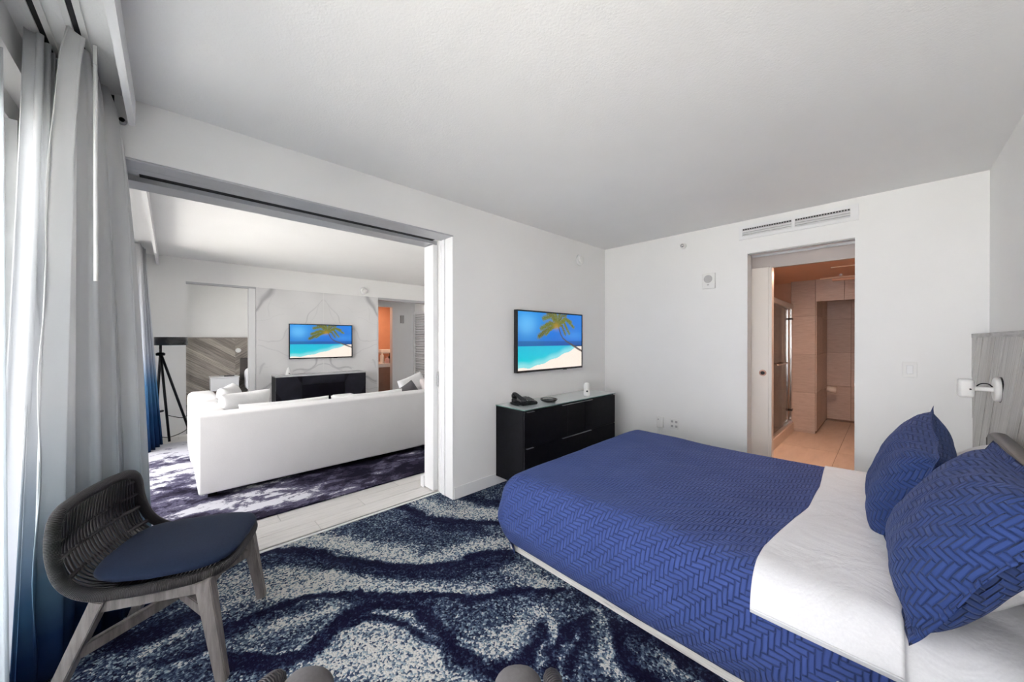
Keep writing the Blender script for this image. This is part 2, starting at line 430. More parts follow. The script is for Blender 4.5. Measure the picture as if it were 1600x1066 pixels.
# (pixel path on the photographed carpet, half width in metres, tone change)
strokes = [
 # light fields
 (z6((860, 200), (960, 240), (1060, 255), (1200, 265)), .085, .42), (z6((1010, 190), (1100, 230), (1240, 250)), .05, .25),
 (z6((150, 415), (330, 385), (480, 405), (600, 440), (760, 470), (880, 478), (1000, 450), (1120, 405), (1240, 395)), .07, .44),
 (z6((330, 365), (480, 385), (620, 420), (780, 430)), .06, .26),
 (z6((-80, 600), (60, 560), (180, 560), (330, 570), (430, 600)), .14, .36), (z6((-60, 690), (80, 650), (240, 630), (350, 612)), .05, .34),
 (z6((380, 560), (560, 590), (740, 612), (920, 612), (1040, 622), (1150, 615)), .05, .42),
 (z6((1280, 520), (1370, 560), (1470, 605), (1540, 600)), .07, .40), (z6((1300, 590), (1400, 600), (1500, 610)), .03, .2),
 (z6((20, 830), (150, 800), (300, 750), (420, 705)), .055, .36), (z4((520, 1040), (700, 970), (850, 920)), .03, .30), (z4((560, 920), (700, 850), (860, 780)), .025, .33),
 (z6((640, 735), (740, 735), (830, 750), (900, 810), (950, 870)), .03, .38),
 (z6((400, 960), (520, 890), (650, 880), (780, 900), (900, 960), (1050, 1050)), .12, .40), (z6((480, 960), (620, 930), (760, 960), (860, 1020)), .06, .24),
 (z6((500, 1010), (640, 1040), (800, 1065)), .06, .2), (z6((330, 850), (450, 800), (560, 790), (700, 800)), .03, .22), (z6((350, 960), (300, 1000), (250, 1060)), .04, .2),
 (z6((1180, 930), (1260, 870), (1360, 790), (1430, 745)), .075, .40), (z6((1440, 740), (1500, 810), (1470, 920), (1440, 980)), .022, .34),
 (z7((470, 740), (520, 800), (545, 880), (520, 950), (540, 1020), (570, 1060)), .035, .40), (z7((420, 850), (350, 900), (330, 960)), .035, .22),
 (z7((600, 880), (620, 960), (660, 1040)), .015, .34), (z7((730, 900), (780, 960), (840, 1030)), .03, .34), (z7((880, 990), (950, 1030)), .015, .3),
 (z6((0, 900), (100, 930), (250, 900)), .04, .12), (z4((320, 1010), (500, 930), (640, 860)), .03, .10),
 # dark bands
 (z6((745, 222), (800, 232), (850, 262), (930, 285), (1010, 292), (1120, 300), (1230, 298)), .030, -.50), (z6((800, 290), (900, 310), (1000, 322), (1120, 325)), .05, -.20),
 (z6((1090, 175), (1160, 200), (1240, 205)), .05, -.25),
 (z6((60, 455), (150, 435), (250, 428), (340, 442), (420, 468), (520, 482), (620, 492), (700, 508), (800, 514), (900, 512), (1000, 498), (1080, 470), (1160, 448), (1270, 440)), .028, -.62),
 (z6((80, 490), (240, 470), (420, 500), (600, 525), (760, 545), (900, 545), (1040, 528), (1180, 490), (1280, 480)), .05, -.24),
 (z6((560, 330), (700, 330), (820, 370), (1000, 380), (1150, 350)), .06, -.06),
 (z6((-100, 810), (-20, 780), (60, 745), (160, 705), (260, 672), (380, 645), (480, 636), (600, 640), (740, 652), (860, 648), (960, 645), (1010, 660), (1070, 672), (1180, 655), (1260, 632), (1340, 628), (1440, 632), (1545, 635)), .020, -.62),
 (z6((-40, 830), (100, 770), (260, 715), (420, 675), (560, 665), (760, 678), (900, 670)), .03, -.18),
 (z7((95, 600), (200, 680), (330, 690)), .05, -.10), (z7((340, 640), (430, 700), (500, 730)), .05, -.2),
 (z6((-90, 960), (20, 965), (120, 975), (220, 965), (300, 925), (380, 860), (450, 790), (530, 730), (620, 700), (720, 698), (820, 712), (880, 750), (920, 800), (960, 850), (1000, 900), (1060, 950), (1130, 990), (1230, 1010), (1330, 990)), .032, -.60),
 (z6((320, 950), (400, 870), (480, 800), (560, 760), (680, 755), (780, 785), (850, 830), (930, 880), (990, 925)), .014, -.50),
 (z6((950, 880), (1020, 960), (1100, 1010), (1200, 1030)), .04, -.25),
 (z7((0, 985), (80, 990), (160, 975), (205, 930), (235, 870), (240, 800)), .026, -.50), (z7((200, 870), (225, 810)), .03, -.2),
 (z7((270, 1000), (290, 930), (330, 860), (400, 810), (440, 770)), .020, -.48), (z7((345, 1000), (385, 930), (420, 870), (430, 800)), .022, -.48),
 (z7((560, 815), (575, 890), (600, 950), (640, 1010), (700, 1070)), .030, -.55), (z7((620, 830), (700, 870), (800, 930), (880, 990), (960, 1050)), .035, -.42), (z7((560, 800), (480, 740), (400, 690)), .02, -.25),
 (z4((280, 860), (480, 880), (620, 830), (700, 780), (820, 740)), .05, -.35), (z4((600, 990), (760, 930), (880, 880), (960, 830)), .025, -.3),
]
tone = np.full(gx.shape, .42)
w_x = np.zeros(gx.shape)
rngc = np.random.RandomState(3)
jx = sum(np.sin(gx * a + gy * b_ + c) * .006 for a, b_, c in ((23, 11, 0), (-17, 29, 1), (41, -35, 2), (61, 47, 4)))
jy = sum(np.sin(gx * a + gy * b_ + c) * .006 for a, b_, c in ((19, -13, 3), (27, 21, 5), (-37, 45, 1), (55, 63, 2)))
for path, wd, amp in strokes:
    pw = [tuple(at_z(px, py)[:2]) for px, py in path]
    d = dist_poly(gx + jx, gy + jy, pw)
    if amp > 0: tone = tone + amp * .82 * np.exp(-(d / wd) ** 2 * 1.0)
dark_t = np.zeros(gx.shape)
for path, wd, amp in strokes:
    if amp < 0:
        pw = [tuple(at_z(px, py)[:2]) for px, py in path]
        d = dist_poly(gx + jx, gy + jy, pw)
        dark_t = np.minimum(dark_t, amp * np.exp(-(d / wd) ** 4 * .5))
tone = np.clip(np.clip(tone, .2, .80) + dark_t * 1.0, .05, .9)
# under the bed and by the camera the pattern simply goes on in waves
wave = .45 + .3 * np.sin(gx * 5 + 2.5 * np.sin(gy * 2.3) + gy * 7)
far = np.clip((gy - 1.62) / .25, 0, 1) * np.clip((gx + 1.75) / .2, 0, 1)
tone = tone * (1 - far) + wave * far
cm = grid_mesh('carpet', nx, ny, lambda u, v: (cx0 + (cx1 - cx0) * u, cy0 + (cy1 - cy0) * v, 0), color=np.repeat(tone[..., None], 3, 2))
carpet = obj('carpet', cm, M['carpet']); carpet['kind'] = 'stuff'; carpet['label'] = 'blue, navy and cream wave patterned bedroom carpet'; carpet['category'] = 'carpet'
struct('floor_bedroom', box((cx0, cy0, -.03), (cx1, cy1, -.002)), M['subfloor'])
# threshold track
thr = obj('threshold', box((-2.712, OY0, -.03), (-2.69, OY1 - .005, .004)), M['whiteplastic']); thr['kind'] = 'structure'
tk = obj('trim_1', box((-2.735, OY0, -.03), (-2.712, OY1 - .005, -.006)), M['dark']); tk['kind'] = 'structure'
# living room planks
fl = bpy.data.objects['floor']
pw_, pl_ = .165, .92
row = 0; x = -2.737
while x > XM + .02:
    y = -2.0 + (row * .37) % pl_ - pl_
    while y < YB:
        y0, y1 = max(y, -.46), min(y + pl_, YB)
        if y1 - y0 > .03:
            obj('plank', box((max(x - pw_, XM) + .0015, y0 + .0015, -.03), (x - .0015, y1 - .0015, 0)), M['plank'], fl)
        y += pl_
    x -= pw_; row += 1
struct('floor_bedroom_beyond', box((-10.1, -.46, -.03), (XM, YB, 0)), simple('dark_carpet', (.10, .115, .115), .95, var=.5, nscale=3))
# ceilings
struct('ceiling', box((XL2, YW - .04, HC), (XR + .2, YB, HC + .12)), M['ceiling'])
struct('ceiling_living', box((XM - .15, YW - .04, HC), (XL2, YB, HC + .12)), M['ceiling'])
struct('ceiling_bedroom_beyond', box((-10.2, YW - .04, HC), (XM - .15, YB + .2, HC + .12)), M['ceiling'])
# left wall: solid part, header over the opening
wl = struct('wall_left', boxes([((XL2, OY1, 0), (XL, YB + .12, HC)), ((XL2, OY0, OZ), (XL, OY1, HC))]), M['wall'])
struct('recess_shade', boxes([((XL2 + .01, -.30, 0), (XL - .02, -.192, HC))]), M['dark'])  # solid black post standing in for the dark recess behind the curtain
# header lining with the door track
hl = obj('trim_3', boxes([((-2.60, OY0, OZ - .012), (-2.492, OY1, OZ)), ((-2.895, OY0, OZ - .03), (-2.745, OY1, OZ)), ((-2.67, OY0, OZ - .012), (-2.60, OY1, OZ - .004))], .002), M['greytrim']); hl['kind'] = 'structure'
obj('trim_4', boxes([((-2.745, OY0 + .07, OZ - .004), (-2.67, OY1 - .05, OZ))]), M['dark'])['kind'] = 'structure'
# pocket jamb: two linings, the leaf edge in its slot
jb = thing('pocket_door', 'white sliding pocket door leaf edge showing in its jamb slot between the rooms', 'door', (-2.80, OY1, 0))
obj('door_leaf', box((-2.885, OY1 - .045, .01), (-2.735, OY1 + .0, OZ - .035), .004), M['trim'], jb)
obj('latch', box((-2.728, OY1 - .012, .92), (-2.716, OY1 + .0, 1.05), .002), M['steel'], jb)
struct('trim_5', boxes([((-2.60, OY1 - .010, 0), (XL + .001, OY1 - .0005, OZ - .012)), ((-2.652, OY1 - .014, 0), (-2.61, OY1 - .0005, OZ - .012)), ((-2.69, OY1 - .010, 0), (-2.662, OY1 - .0005, OZ - .012))], .002), M['trim'])
struct('trim_6', box((-2.94, OY1 - .055, 0), (-2.886, OY1 + .0, .10), .003), M['trim'])
# back wall with the doorway
struct('wall_back', boxes([((XL, YB, 0), (DX0, YB + .15, HC)), ((DX1, YB, 0), (XR + .15, YB + .15, HC)), ((DX0, YB, DZ), (DX1, YB + .15, HC))]), M['wall'])
struct('wall_right', box((XR, YW, 0), (XR + .15, YB, HC)), M['wall'])
struct('trim_7', boxes([((DX0 - .0, YB + .145, DZ - .02), (DX1, YB + .16, DZ)), ((DX0, YB + .02, DZ - .008), (DX1, YB + .05, DZ))]), M['greytrim'])
# baseboards
struct('baseboard_left', box((XL, OY1, 0), (XL + .012, YB, .10), .003), M['trim'])
struct('baseboard_back', boxes([((XL, YB - .012, 0), (DX0 - .002, YB, .10)), ((DX1 + .002, YB - .012, 0), (XR, YB, .10))], .003), M['trim'])
# window wall: header, soffit pieces, fascia of the curtain pocket
struct('wall_front', boxes([((-10.1, YW - .10, 2.24), (XR + .15, YW - .02, HC + .1))]), M['wall'])
struct('trim_8', boxes([((-10.1, YW - .02, 2.34), (XR, YW + .05, HC))]), M['wall'])
struct('trim_9', boxes([((XL, -.145, 2.352), (XR, -.122, HC - .001))]), M['trim'])
struct('trim_10', boxes([((XM, -.145, 2.352), (XL2, -.122, HC - .001))]), M['trim'])
# curtain tracks
def track(y, x0, x1, nm_):
    t = thing('curtain_track', nm_, 'curtain track', ((x0 + x1) / 2, y, HC), 0)
    obj('rail', boxes([((x0, y - .026, HC - .010), (x1, y - .008, HC - .001)), ((x0, y + .008, HC - .010), (x1, y + .026, HC - .001))], .002), M['whiteplastic'], t)
    obj('slot', box((x0, y - .008, HC - .004), (x1, y + .008, HC - .001)), M['dark'], t)
track(-.345, XL + .02, XR - .02, 'white curtain track on the pocket ceiling, the one beside the window')
track(-.250, XL + .02, XR - .02, 'white curtain track on the pocket ceiling, the one beside the fascia board')

# ------------------------------------------------------------------ windows and balcony
def window(name, x0, x1, n):
    t = bpy.data.objects.new(name, None); COL.objects.link(t); t.location = ((x0 + x1) / 2, YW - .06, 0); t['kind'] = 'structure'
    z0, z1 = 0.0, 2.24; y0, y1 = YW - .10, YW - .03
    obj('window_frame', boxes([((x0, y0, z0), (x1, y1, z0 + .06)), ((x0, y0, z1 - .05), (x1, y1, z1)), ((x0, y0, z0 + .06), (x0 + .05, y1, z1 - .05)), ((x1 - .05, y0, z0 + .06), (x1, y1, z1 - .05))], .004), M['trim'], t)
    for k in range(n):
        a = x0 + .05 + (x1 - x0 - .1) * k / n; b_ = x0 + .05 + (x1 - x0 - .1) * (k + 1) / n; yy = YW - .075 + .02 * (k % 2)
        s = obj('sash', boxes([((a, yy - .012, z0 + .06), (a + .045, yy + .012, z1 - .05)), ((b_ - .045, yy - .012, z0 + .06), (b_, yy + .012, z1 - .05)), ((a + .045, yy - .012, z0 + .06), (b_ - .045, yy + .012, z0 + .13)), ((a + .045, yy - .012, z1 - .11), (b_ - .045, yy + .012, z1 - .05))], .003), M['trim'], t)
        obj('pane', box((a + .045, yy - .003, z0 + .13), (b_ - .045, yy + .003, z1 - .11)), M['glass'], s)
    return t
for nm_, a, b_, n_ in (('window_1', XL, XR, 3), ('window_2', -6.25, XL2, 3), ('window_3', -9.2, -7.9, 2)):
    w = window(nm_, a, b_, n_)
conc = simple('balcony_white', (.78, .80, .80), .7)
struct('floor_balcony', box((-11, -2.1, -.10), (2.4, YW - .10, -.04)), simple('balcony_tile', (.72, .71, .68), .6))
struct('ceiling_balcony', box((-11, -2.1, 2.62), (2.4, YW - .10, 2.78)), conc)
struct('wall_balcony_light_block', boxes([((XL2, YW - .16, 0), (XL, YW - .0, 2.24)), ((-7.9, YW - .16, 0), (-6.25, YW - .0, 2.24)), ((-10.1, YW - .16, 0), (-9.2, YW, 2.24)), ((-2.80, -1.25, -.04), (-2.62, YW - .16, 2.62))]), conc)  # wide unseen piers beside the far windows added to hold back daylight
rail = thing('balcony_railing', 'glass balcony railing with white top rail outside the window', 'railing', (-4, -2.0, 0))
obj('top_rail', box((-10.5, -2.03, 1.05), (2.3, -1.97, 1.10), .006), M['trim'], rail)
k = 0; x = -10.5
while x < 2.2:
    obj('glass_panel', box((x + .02, -2.005, .05), (x + 1.36, -1.995, 1.05)), M['glass'], rail)
    obj('post', box((x - .02, -2.02, -.04), (x + .02, -1.98, 1.05), .004), M['trim'], rail)
    x += 1.4
ho = thing('tower_block', 'pale apartment tower with white balconies seen through the glass', 'building', (-22, -18, -12))
obj('wall', box((-32, -24, -12), (-16, -18, 9)), simple('tower_wall', (.62, .66, .70), .8), ho)
for k in range(7): obj('balcony', box((-31.5, -18, -9 + k * 2.7), (-16.5, -16.9, -8.0 + k * 2.7)), conc, ho)
struct('ground', box((-80, -80, -14), (40, -2.2, -12.5)), simple('city_ground', (.62, .62, .58), .9, var=.25, nscale=.3))

# ------------------------------------------------------------------ living room shell
MY0, MY1 = .97, 2.90     # marble slabs
struct('wall_living_far', boxes([((XM - .12, -.46, 0), (XM, .15, HC)), ((XM - .12, .15, 2.155), (XM, 4.0, HC)), ((XM - .12, MY0 - .0, 0), (XM - .005, MY1 + .02, 2.155))]), M['wall'])
struct('wall_living_side', boxes([((-9.0, YB, 0), (XL2, YB + .12, HC))]), M['wall'])
# corridor back wall with the lit bathroom door
struct('wall_corridor', boxes([((-7.54, 3.48, 0), (-7.42, YB, HC)), ((-7.54, 2.4, 2.04), (-7.42, 3.48, HC)), ((-7.54, 2.3, 0), (-7.42, 2.9, 2.04))]), M['trim'])
struct('wall_corridor_bath', boxes([((-8.7, 2.4, 0), (-8.6, 4.3, 2.3)), ((-8.6, 4.2, 0), (-7.54, 4.3, 2.3)), ((-8.6, 2.4, 0), (-7.54, 2.5, 2.3))]), M['orange'])
struct('ceiling_corridor_bath', box((-8.7, 2.4, 2.3), (-7.54, 4.3, 2.4)), M['amber'])
struct('trim_11', boxes([((XM - .02, .15, 2.13), (XM + .004, MY0, 2.158)), ((XM - .10, .145, 2.135), (XM - .02, MY0, 2.155)), ((XM - .12, MY1 + .02, 2.11), (XM + .004, 3.98, 2.155))], .002), M['greytrim'])
struct('trim_12', boxes([((XM - .12, MY0 - .10, 0), (XM + .006, MY0 - .012, 2.13))], .004), M['trim'])
struct('wall_partition', boxes([((-9.95, 2.2, 0), (XM - .12, 2.32, HC)), ]), M['wall'])
# marble, two book-matched slabs
mc = (MY0 + MY1) / 2
def marble_col(Ya, Zb):
    s = np.abs(Ya - mc)
    base = np.stack([np.full(s.shape, c) for c in (.745, .745, .745)], -1)
    nse = sum(np.sin(s * a + Zb * b_ + c) for a, b_, c in ((7, 3, 0), (-5, 9, 1), (13, -11, 2), (19, 23, 3))) * .012
    veins = [([(.00, 2.02), (.10, 1.90), (.20, 1.78), (.36, 1.60), (.50, 1.52)], .006, .22), ([(.02, 2.02), (.16, 1.70), (.30, 1.55)], .004, .12),
             ([(.72, 2.16), (.80, 2.08), (.90, 1.95), (.97, 1.80)], .030, .42), ([(.70, 2.16), (.78, 2.0), (.80, 1.7)], .004, .12),
             ([(.07, 1.02), (.14, .92), (.26, .84), (.44, .78)], .012, .34), ([(0, .90), (.10, .90), (.20, .86), (.30, .78)], .008, .30), ([(.08, 1.0), (.18, .88), (.36, .82), (.5, .8)], .006, .22),
             ([(.50, 1.05), (.66, 1.14), (.80, 1.20), (.95, 1.25)], .004, .22), ([(.50, 1.52), (.66, 1.36), (.80, 1.28), (.95, 1.34)], .005, .16), ([(.5, 1.10), (.7, .98), (.95, .86)], .003, .1),
             ([(.64, .62), (.78, .64), (.97, .58)], .022, .34), ([(.64, .66), (.80, .60), (.97, .52)], .008, .28), ([(.70, .45), (.97, .40)], .008, .16),
             ([(.60, 1.75), (.78, 1.65), (.97, 1.62)], .004, .12), ([(.86, .95), (.90, .86), (.93, .80)], .008, .2), ([(.3, 1.95), (.5, 1.85), (.8, 1.9)], .003, .07)]
    dk = np.zeros(s.shape)
    for pts, wd, a in veins: dk = np.maximum(dk, .72 * a * np.exp(-(dist_poly(s + nse, Zb + nse, pts) / wd) ** 2))
    cloud = .02 * np.sin(s * 4 + Zb * 3) + .012 * np.sin(s * 11 - Zb * 7)
    return np.clip(base + cloud[..., None] - dk[..., None] * np.array([1.0, 1.0, .95]), .1, .9)
mar = bpy.data.objects.new('wall_marble', None); COL.objects.link(mar); mar.location = (XM, mc, 0); mar['kind'] = 'structure'
for (a, b_) in ((MY0 - .01, mc), (mc, MY1)):
    ga, gb = np.meshgrid(np.linspace(a + .001, b_ - .001, 121), np.linspace(0, 2.155, 241))
    me = grid_mesh('slab', 120, 240, lambda u, v, a=a, b_=b_: (XM + .006, a + .001 + (b_ - a - .002) * u, 2.155 * v), color=marble_col(ga, gb))
    obj('slab', me, M['marble'], mar)
# louvered closet door on the side wall
lv = thing('louvered_door', 'white louvered closet door at the end of the living room', 'door', (-7.05, YB, 0))
obj('frame', boxes([((-7.42, YB - .035, 0), (-7.37, YB - .002, 1.96)), ((-6.66, YB - .035, 0), (-6.61, YB - .002, 1.96)), ((-7.37, YB - .035, 1.90), (-6.66, YB - .002, 1.96)), ((-7.37, YB - .035, 0), (-6.66, YB - .002, .12))], .003), M['trim'], lv)
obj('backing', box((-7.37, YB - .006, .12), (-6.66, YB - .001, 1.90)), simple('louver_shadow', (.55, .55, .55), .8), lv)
for k in range(32):
    z = .14 + k * .055
    bm = bmesh.new(); add_box(bm, (-7.37, -.016, -.003), (-6.66, .016, .003)); bmesh.ops.transform(bm, matrix=Matrix.Translation((0, YB - .019, z + .02)) @ Matrix.Rotation(-.75, 4, 'X'), verts=bm.verts)
    obj('slat', bm, M['trim'], lv)
gr = thing('air_grille', 'small grey air grille above the louvered door', 'vent', (-7.0, YB, 2.32))
obj('frame', box((-7.12, YB - .012, 2.31), (-6.60, YB - .001, 2.43), .002), M['greyplastic'], gr)
for k in range(6): obj('slat', box((-7.10, YB - .017, 2.322 + k * .018), (-6.62, YB - .012, 2.331 + k * .018)), M['greytrim'], gr)
tag(origin_to_base(obj('thermostat', box((-7.42, 3.66, 1.70), (-7.395, 3.74, 1.87), .006), M['greyplastic'])), 'grey thermostat on the white corridor wall beside the lit doorway', 'thermostat')
# vanity in the lit doorway
vn = thing('vanity_counter', 'bathroom vanity with pale counter over brown cabinet in the living room doorway', 'vanity', (-8.2, 3.5, 0))
obj('counter', box((-8.59, 2.51, .72), (-7.75, 4.19, .80), .006), M['whitelacquer'], vn)
obj('cabinet', box((-8.58, 2.52, .18), (-7.80, 4.18, .72), .004), simple('vanity_brown', (.40, .24, .19), .45), vn)
def bottle(loc, r, h, mat, label, cat='bottle'):
    o = obj('bottle', lathe([(r, 0), (r, h * .6), (r * .9, h * .7), (r * .35, h * .78), (r * .35, h * .9), (r * .45, h * .9), (r * .45, h)], loc, 16), mat, None, True); origin_to_base(o); return tag(o, label, cat)
bottle((-8.0, 3.50, .80), .045, .26, M['whiteplastic'], 'white bottle on the vanity counter, beside the dark one')
bottle((-8.0, 3.69, .80), .035, .22, M['black'], 'small dark bottle at the edge of the vanity counter')
bottle((-7.95, 3.60, .80), .05, .14, simple('pink_pot', (.62, .42, .42), .4), 'low pink pot between two bottles on the vanity', 'pot')
vm = thing('towel_shelf', 'white folded towel on small chrome shelf above the vanity bottles', 'shelf', (-8.5, 3.7, 1.0))
obj('board', box((-8.6, 3.62, 1.00), (-8.40, 4.1, 1.015)), M['chrome'], vm); obj('towel', box((-8.58, 3.66, 1.015), (-8.42, 4.0, 1.10), .02, 3), M['pillowwhite'], vm)
# bedroom beyond
struct('wall_beyond', boxes([((-10.1, -.46, 0), (-9.95, 4.2, HC))]), M['wall'])

def planks_on_wall(root, x, ylo, yhi, zlo, zhi, ang, width, split, mat, th, sgn):
    """diagonal boards, clipped to the panel; the slope flips past the split line"""
    for (a, b_, s) in ((ylo, split, 1), (split, yhi, -1)):
        if b_ - a < .05: continue
        dx, dz = math.cos(ang) * s, -math.sin(ang)
        nxx, nzz = -dz, dx
        cs = [(yy - split) * nxx + (zz - zhi) * nzz for yy in (a, b_) for zz in (zlo, zhi)]
        k0 = int(math.floor(min(cs) / width)) - 1; k1 = int(math.ceil(max(cs) / width)) + 1
        for k in range(k0, k1):
            o0, o1 = k * width + .0012, (k + 1) * width - .0012
            base = (split, zhi)
            P4 = [(base[0] + nxx * o + dx * t, base[1] + nzz * o + dz * t) for o, t in ((o0, -6), (o0, 6), (o1, 6), (o1, -6))]
            poly = clip_poly(P4, (a + .001, zlo), (b_ - .001, zhi))
            if len(poly) < 3: continue
            bm = bmesh.new(); uvl = bm.loops.layers.uv.verify()
            tt = th + .0025 * ((k * 7) % 3)
            f1 = [bm.verts.new((x, p[0], p[1])) for p in poly]; f2 = [bm.verts.new((x + sgn * tt, p[0], p[1])) for p in poly]
            bm.faces.new(f1[::-1]); bm.faces.new(f2)
            for q in range(len(poly)): bm.faces.new((f1[q - 1], f1[q], f2[q], f2[q - 1]))
            bmesh.ops.recalc_face_normals(bm, faces=bm.faces)
            for f in bm.faces:
                for lp in f.loops:
                    c = lp.vert.co; lp[uvl].uv = ((c.y * nxx + c.z * nzz), (c.y * dx + c.z * dz) * .35)
            obj('plank', bm, mat, root)
hb2 = thing('headboard', 'brown diagonal plank headboard wall in the far bedroom', 'headboard', (-9.93, 1.3, 0))
obj('backing', box((-9.95, -.40, 0), (-9.93, 2.19, 1.36)), M['dark'], hb2)
planks_on_wall(hb2, -9.93, -.40, 2.19, .0, 1.36, math.radians(34), .115, 1.02, M['hb_wood_far'], .02, 1)
obj('cap', box((-9.95, -.40, 1.36), (-9.895, 2.19, 1.385), .003), simple('cap_brown', (.30, .26, .24), .5), hb2)
obj('upholstered_panel', box((-9.90, 1.10, .45), (-9.84, 2.19, .93), .015, 3), M['leather'], hb2)
tag(origin_to_base(obj('wall_light', lathe([(.045, 0), (.052, .02), (.052, .035), (.04, .045)], (0, 0, 0), 24), M['whiteplastic'], None, True)), 'small round white reading light on the brown plank headboard', 'lamp')
wlgt = bpy.data.objects['wall_light']; wlgt.rotation_euler = (0, PI / 2, 0); wlgt.location = (-9.90, 1.07, 1.10)
ns2 = thing('nightstand', 'floating white nightstand on the brown plank headboard', 'nightstand', (-9.75, .82, .25))
obj('body', box((-9.90, .58, .28), (-9.50, 1.04, .54), .012, 3), M['whitelacquer'], ns2); obj('top', box((-9.90, .57, .54), (-9.48, 1.05, .565), .006), M['whitelacquer'], ns2)
rc = tag(origin_to_base(obj('remote_control', box((-9.62, .80, .565), (-9.55, .97, .58), .004), M['black'])), 'black remote control on the far white nightstand', 'remote')
bd2 = thing('far_bed', 'white made bed seen through the doorway left of the marble wall', 'bed', (-8.9, 1.75, 0))
obj('base', box((-9.85, 1.25, .10), (-7.75, 2.15, .26), .01), M['leather'], bd2)
obj('mattress', box((-9.84, 1.16, .24), (-7.70, 2.15, .72), .10, 4), M['sheet'], bd2, True)

# ------------------------------------------------------------------ bathroom behind the back wall
bz = 2.18
struct('wall_bath_front', boxes([((-2.0, YB + .15, 0), (DX0 - .12, YB + .25, bz)), ((DX1 + .12, YB + .15, 0), (1.2, YB + .25, bz))]), M['warmwall'])
struct('ceiling_doorway', box((DX0 - .12, YB + .10, DZ + .001), (1.2, YB + .30, DZ + .15)), M['wall'])
struct('trim_13', box((DX0 - .12, YB + .20, 2.03), (1.2, YB + .25, DZ)), simple('lintel_paint', (.52, .47, .45), .6, var=.01))
struct('ceiling_bath', box((-2.1, YB + .25, bz), (1.3, 8.1, bz + .1)), M['amber'])
struct('wall_bath_left', boxes([((-2.1, YB + .25, 0), (-2.0, 6.7, bz)), ((-2.1, 6.72, 0), (-.98, 6.82, bz))]), M['shower_wall'])
struct('wall_bath_right', boxes([((1.2, YB + .15, 0), (1.3, 8.1, bz))]), M['warmwall'])
# sliding leaf, partly open
sl = thing('sliding_door', 'cream sliding bathroom door with a round recessed pull, mostly open', 'door', (DX0 + .02, YB + .175, 0))
obj('leaf', box((DX0 - .75, YB + .155, .01), (-.790, YB + .195, 2.035), .003), M['warmwall'], sl)
obj('edge_strip', box((-.790, YB + .155, .01), (-.765, YB + .24, 2.03), .003), M['warmwall'], sl)
bm = bmesh.new(); add_cyl(bm, (-.837, YB + .155, 1.01), (-.837, YB + .150, 1.01), .030, n=24)
pl = obj('pull', bm, simple('bronze_pull', (.35, .20, .16), .35, .6), sl)
bm = bmesh.new(); add_cyl(bm, (-.837, YB + .150, 1.01), (-.837, YB + .147, 1.01), .018, n=20); obj('pull_cup', bm, M['dark'], pl)
tag(origin_to_base(obj('strike_plate', box((DX1 - .004, YB + .05, .95), (DX1, YB + .075, 1.0), .001), M['chrome'])), 'small steel strike plate in the bathroom door jamb', 'strike plate')
# floor tiles
for xa, xb in ((-1.0, -.402), (-.402, .20), (.20, .80), (.80, 1.2)):
    for ya, yb in ((4.01, 4.48), (4.48, 5.68), (5.68, 6.88), (6.88, 7.95)):
        obj('tile', box((xa + .002, ya + .002, -.03), (xb - .002, yb - .002, 0)), M['bathfloor'], fl)
struct('floor_bath', box((-2.1, YB, -.04), (1.3, 8.1, -.006)), M['grout'])
# wall tiles around the niche
tw = bpy.data.objects.new('wall_bath_tiled', None); COL.objects.link(tw); tw.location = (-.3, 6.57, 0); tw['kind'] = 'structure'
obj('core', boxes([((-.98, 6.59, 0), (-.705, 6.70, bz)), ((-.705, 6.59, 1.875), (1.2, 6.70, bz)), ((-.80, 6.70, 0), (-.705, 7.90, bz)), ((-.8, 7.88, 0), (1.2, 8.0, bz))]), M['grout'], tw)
zs = [0, .035, .58, 1.125, 1.67, bz]
for za, zb in zip(zs, zs[1:]):
    obj('tile', box((-.975, 6.572, za + .0015), (-.703, 6.59, zb - .0015), .0015, 1), M['bathtile'], tw)
for xa, xb in ((-.70, -.402), (-.402, .20), (.20, .80), (.80, 1.2)):
    obj('tile', box((xa + .0015, 6.572, 1.872), (xb - .0015, 6.59, bz), .0015, 1), M['bathtile'], tw)
    for za, zb in zip(zs[1:], zs[2:]):
        obj('tile', box((xa + .0015, 7.86, za + .0015), (xb - .0015, 7.88, zb - .0015), .0015, 1), M['bathtile'], tw)
for ya, yb in ((6.60, 7.25), (7.25, 7.86)):
    for za, zb in zip(zs[1:], zs[2:]): obj('tile', box((-.703, ya, za + .0015), (-.690, yb - .003, min(zb, bz) - .0015), .0015, 1), M['bathtile'], tw)
ph = thing('paper_holder', 'toilet paper roll on a wall holder in the tiled niche', 'toilet paper', (-.68, 7.3, .6))
bm = bmesh.new(); add_cyl(bm, (-.66, 7.52, .56), (-.55, 7.52, .55), .05, n=20); obj('roll', bm, M['whiteplastic'], ph, True)
bm = bmesh.new(); add_cyl(bm, (-.69, 7.52, .56), (-.66, 7.52, .56), .015, n=12); obj('bracket', bm, M['chrome'], ph)
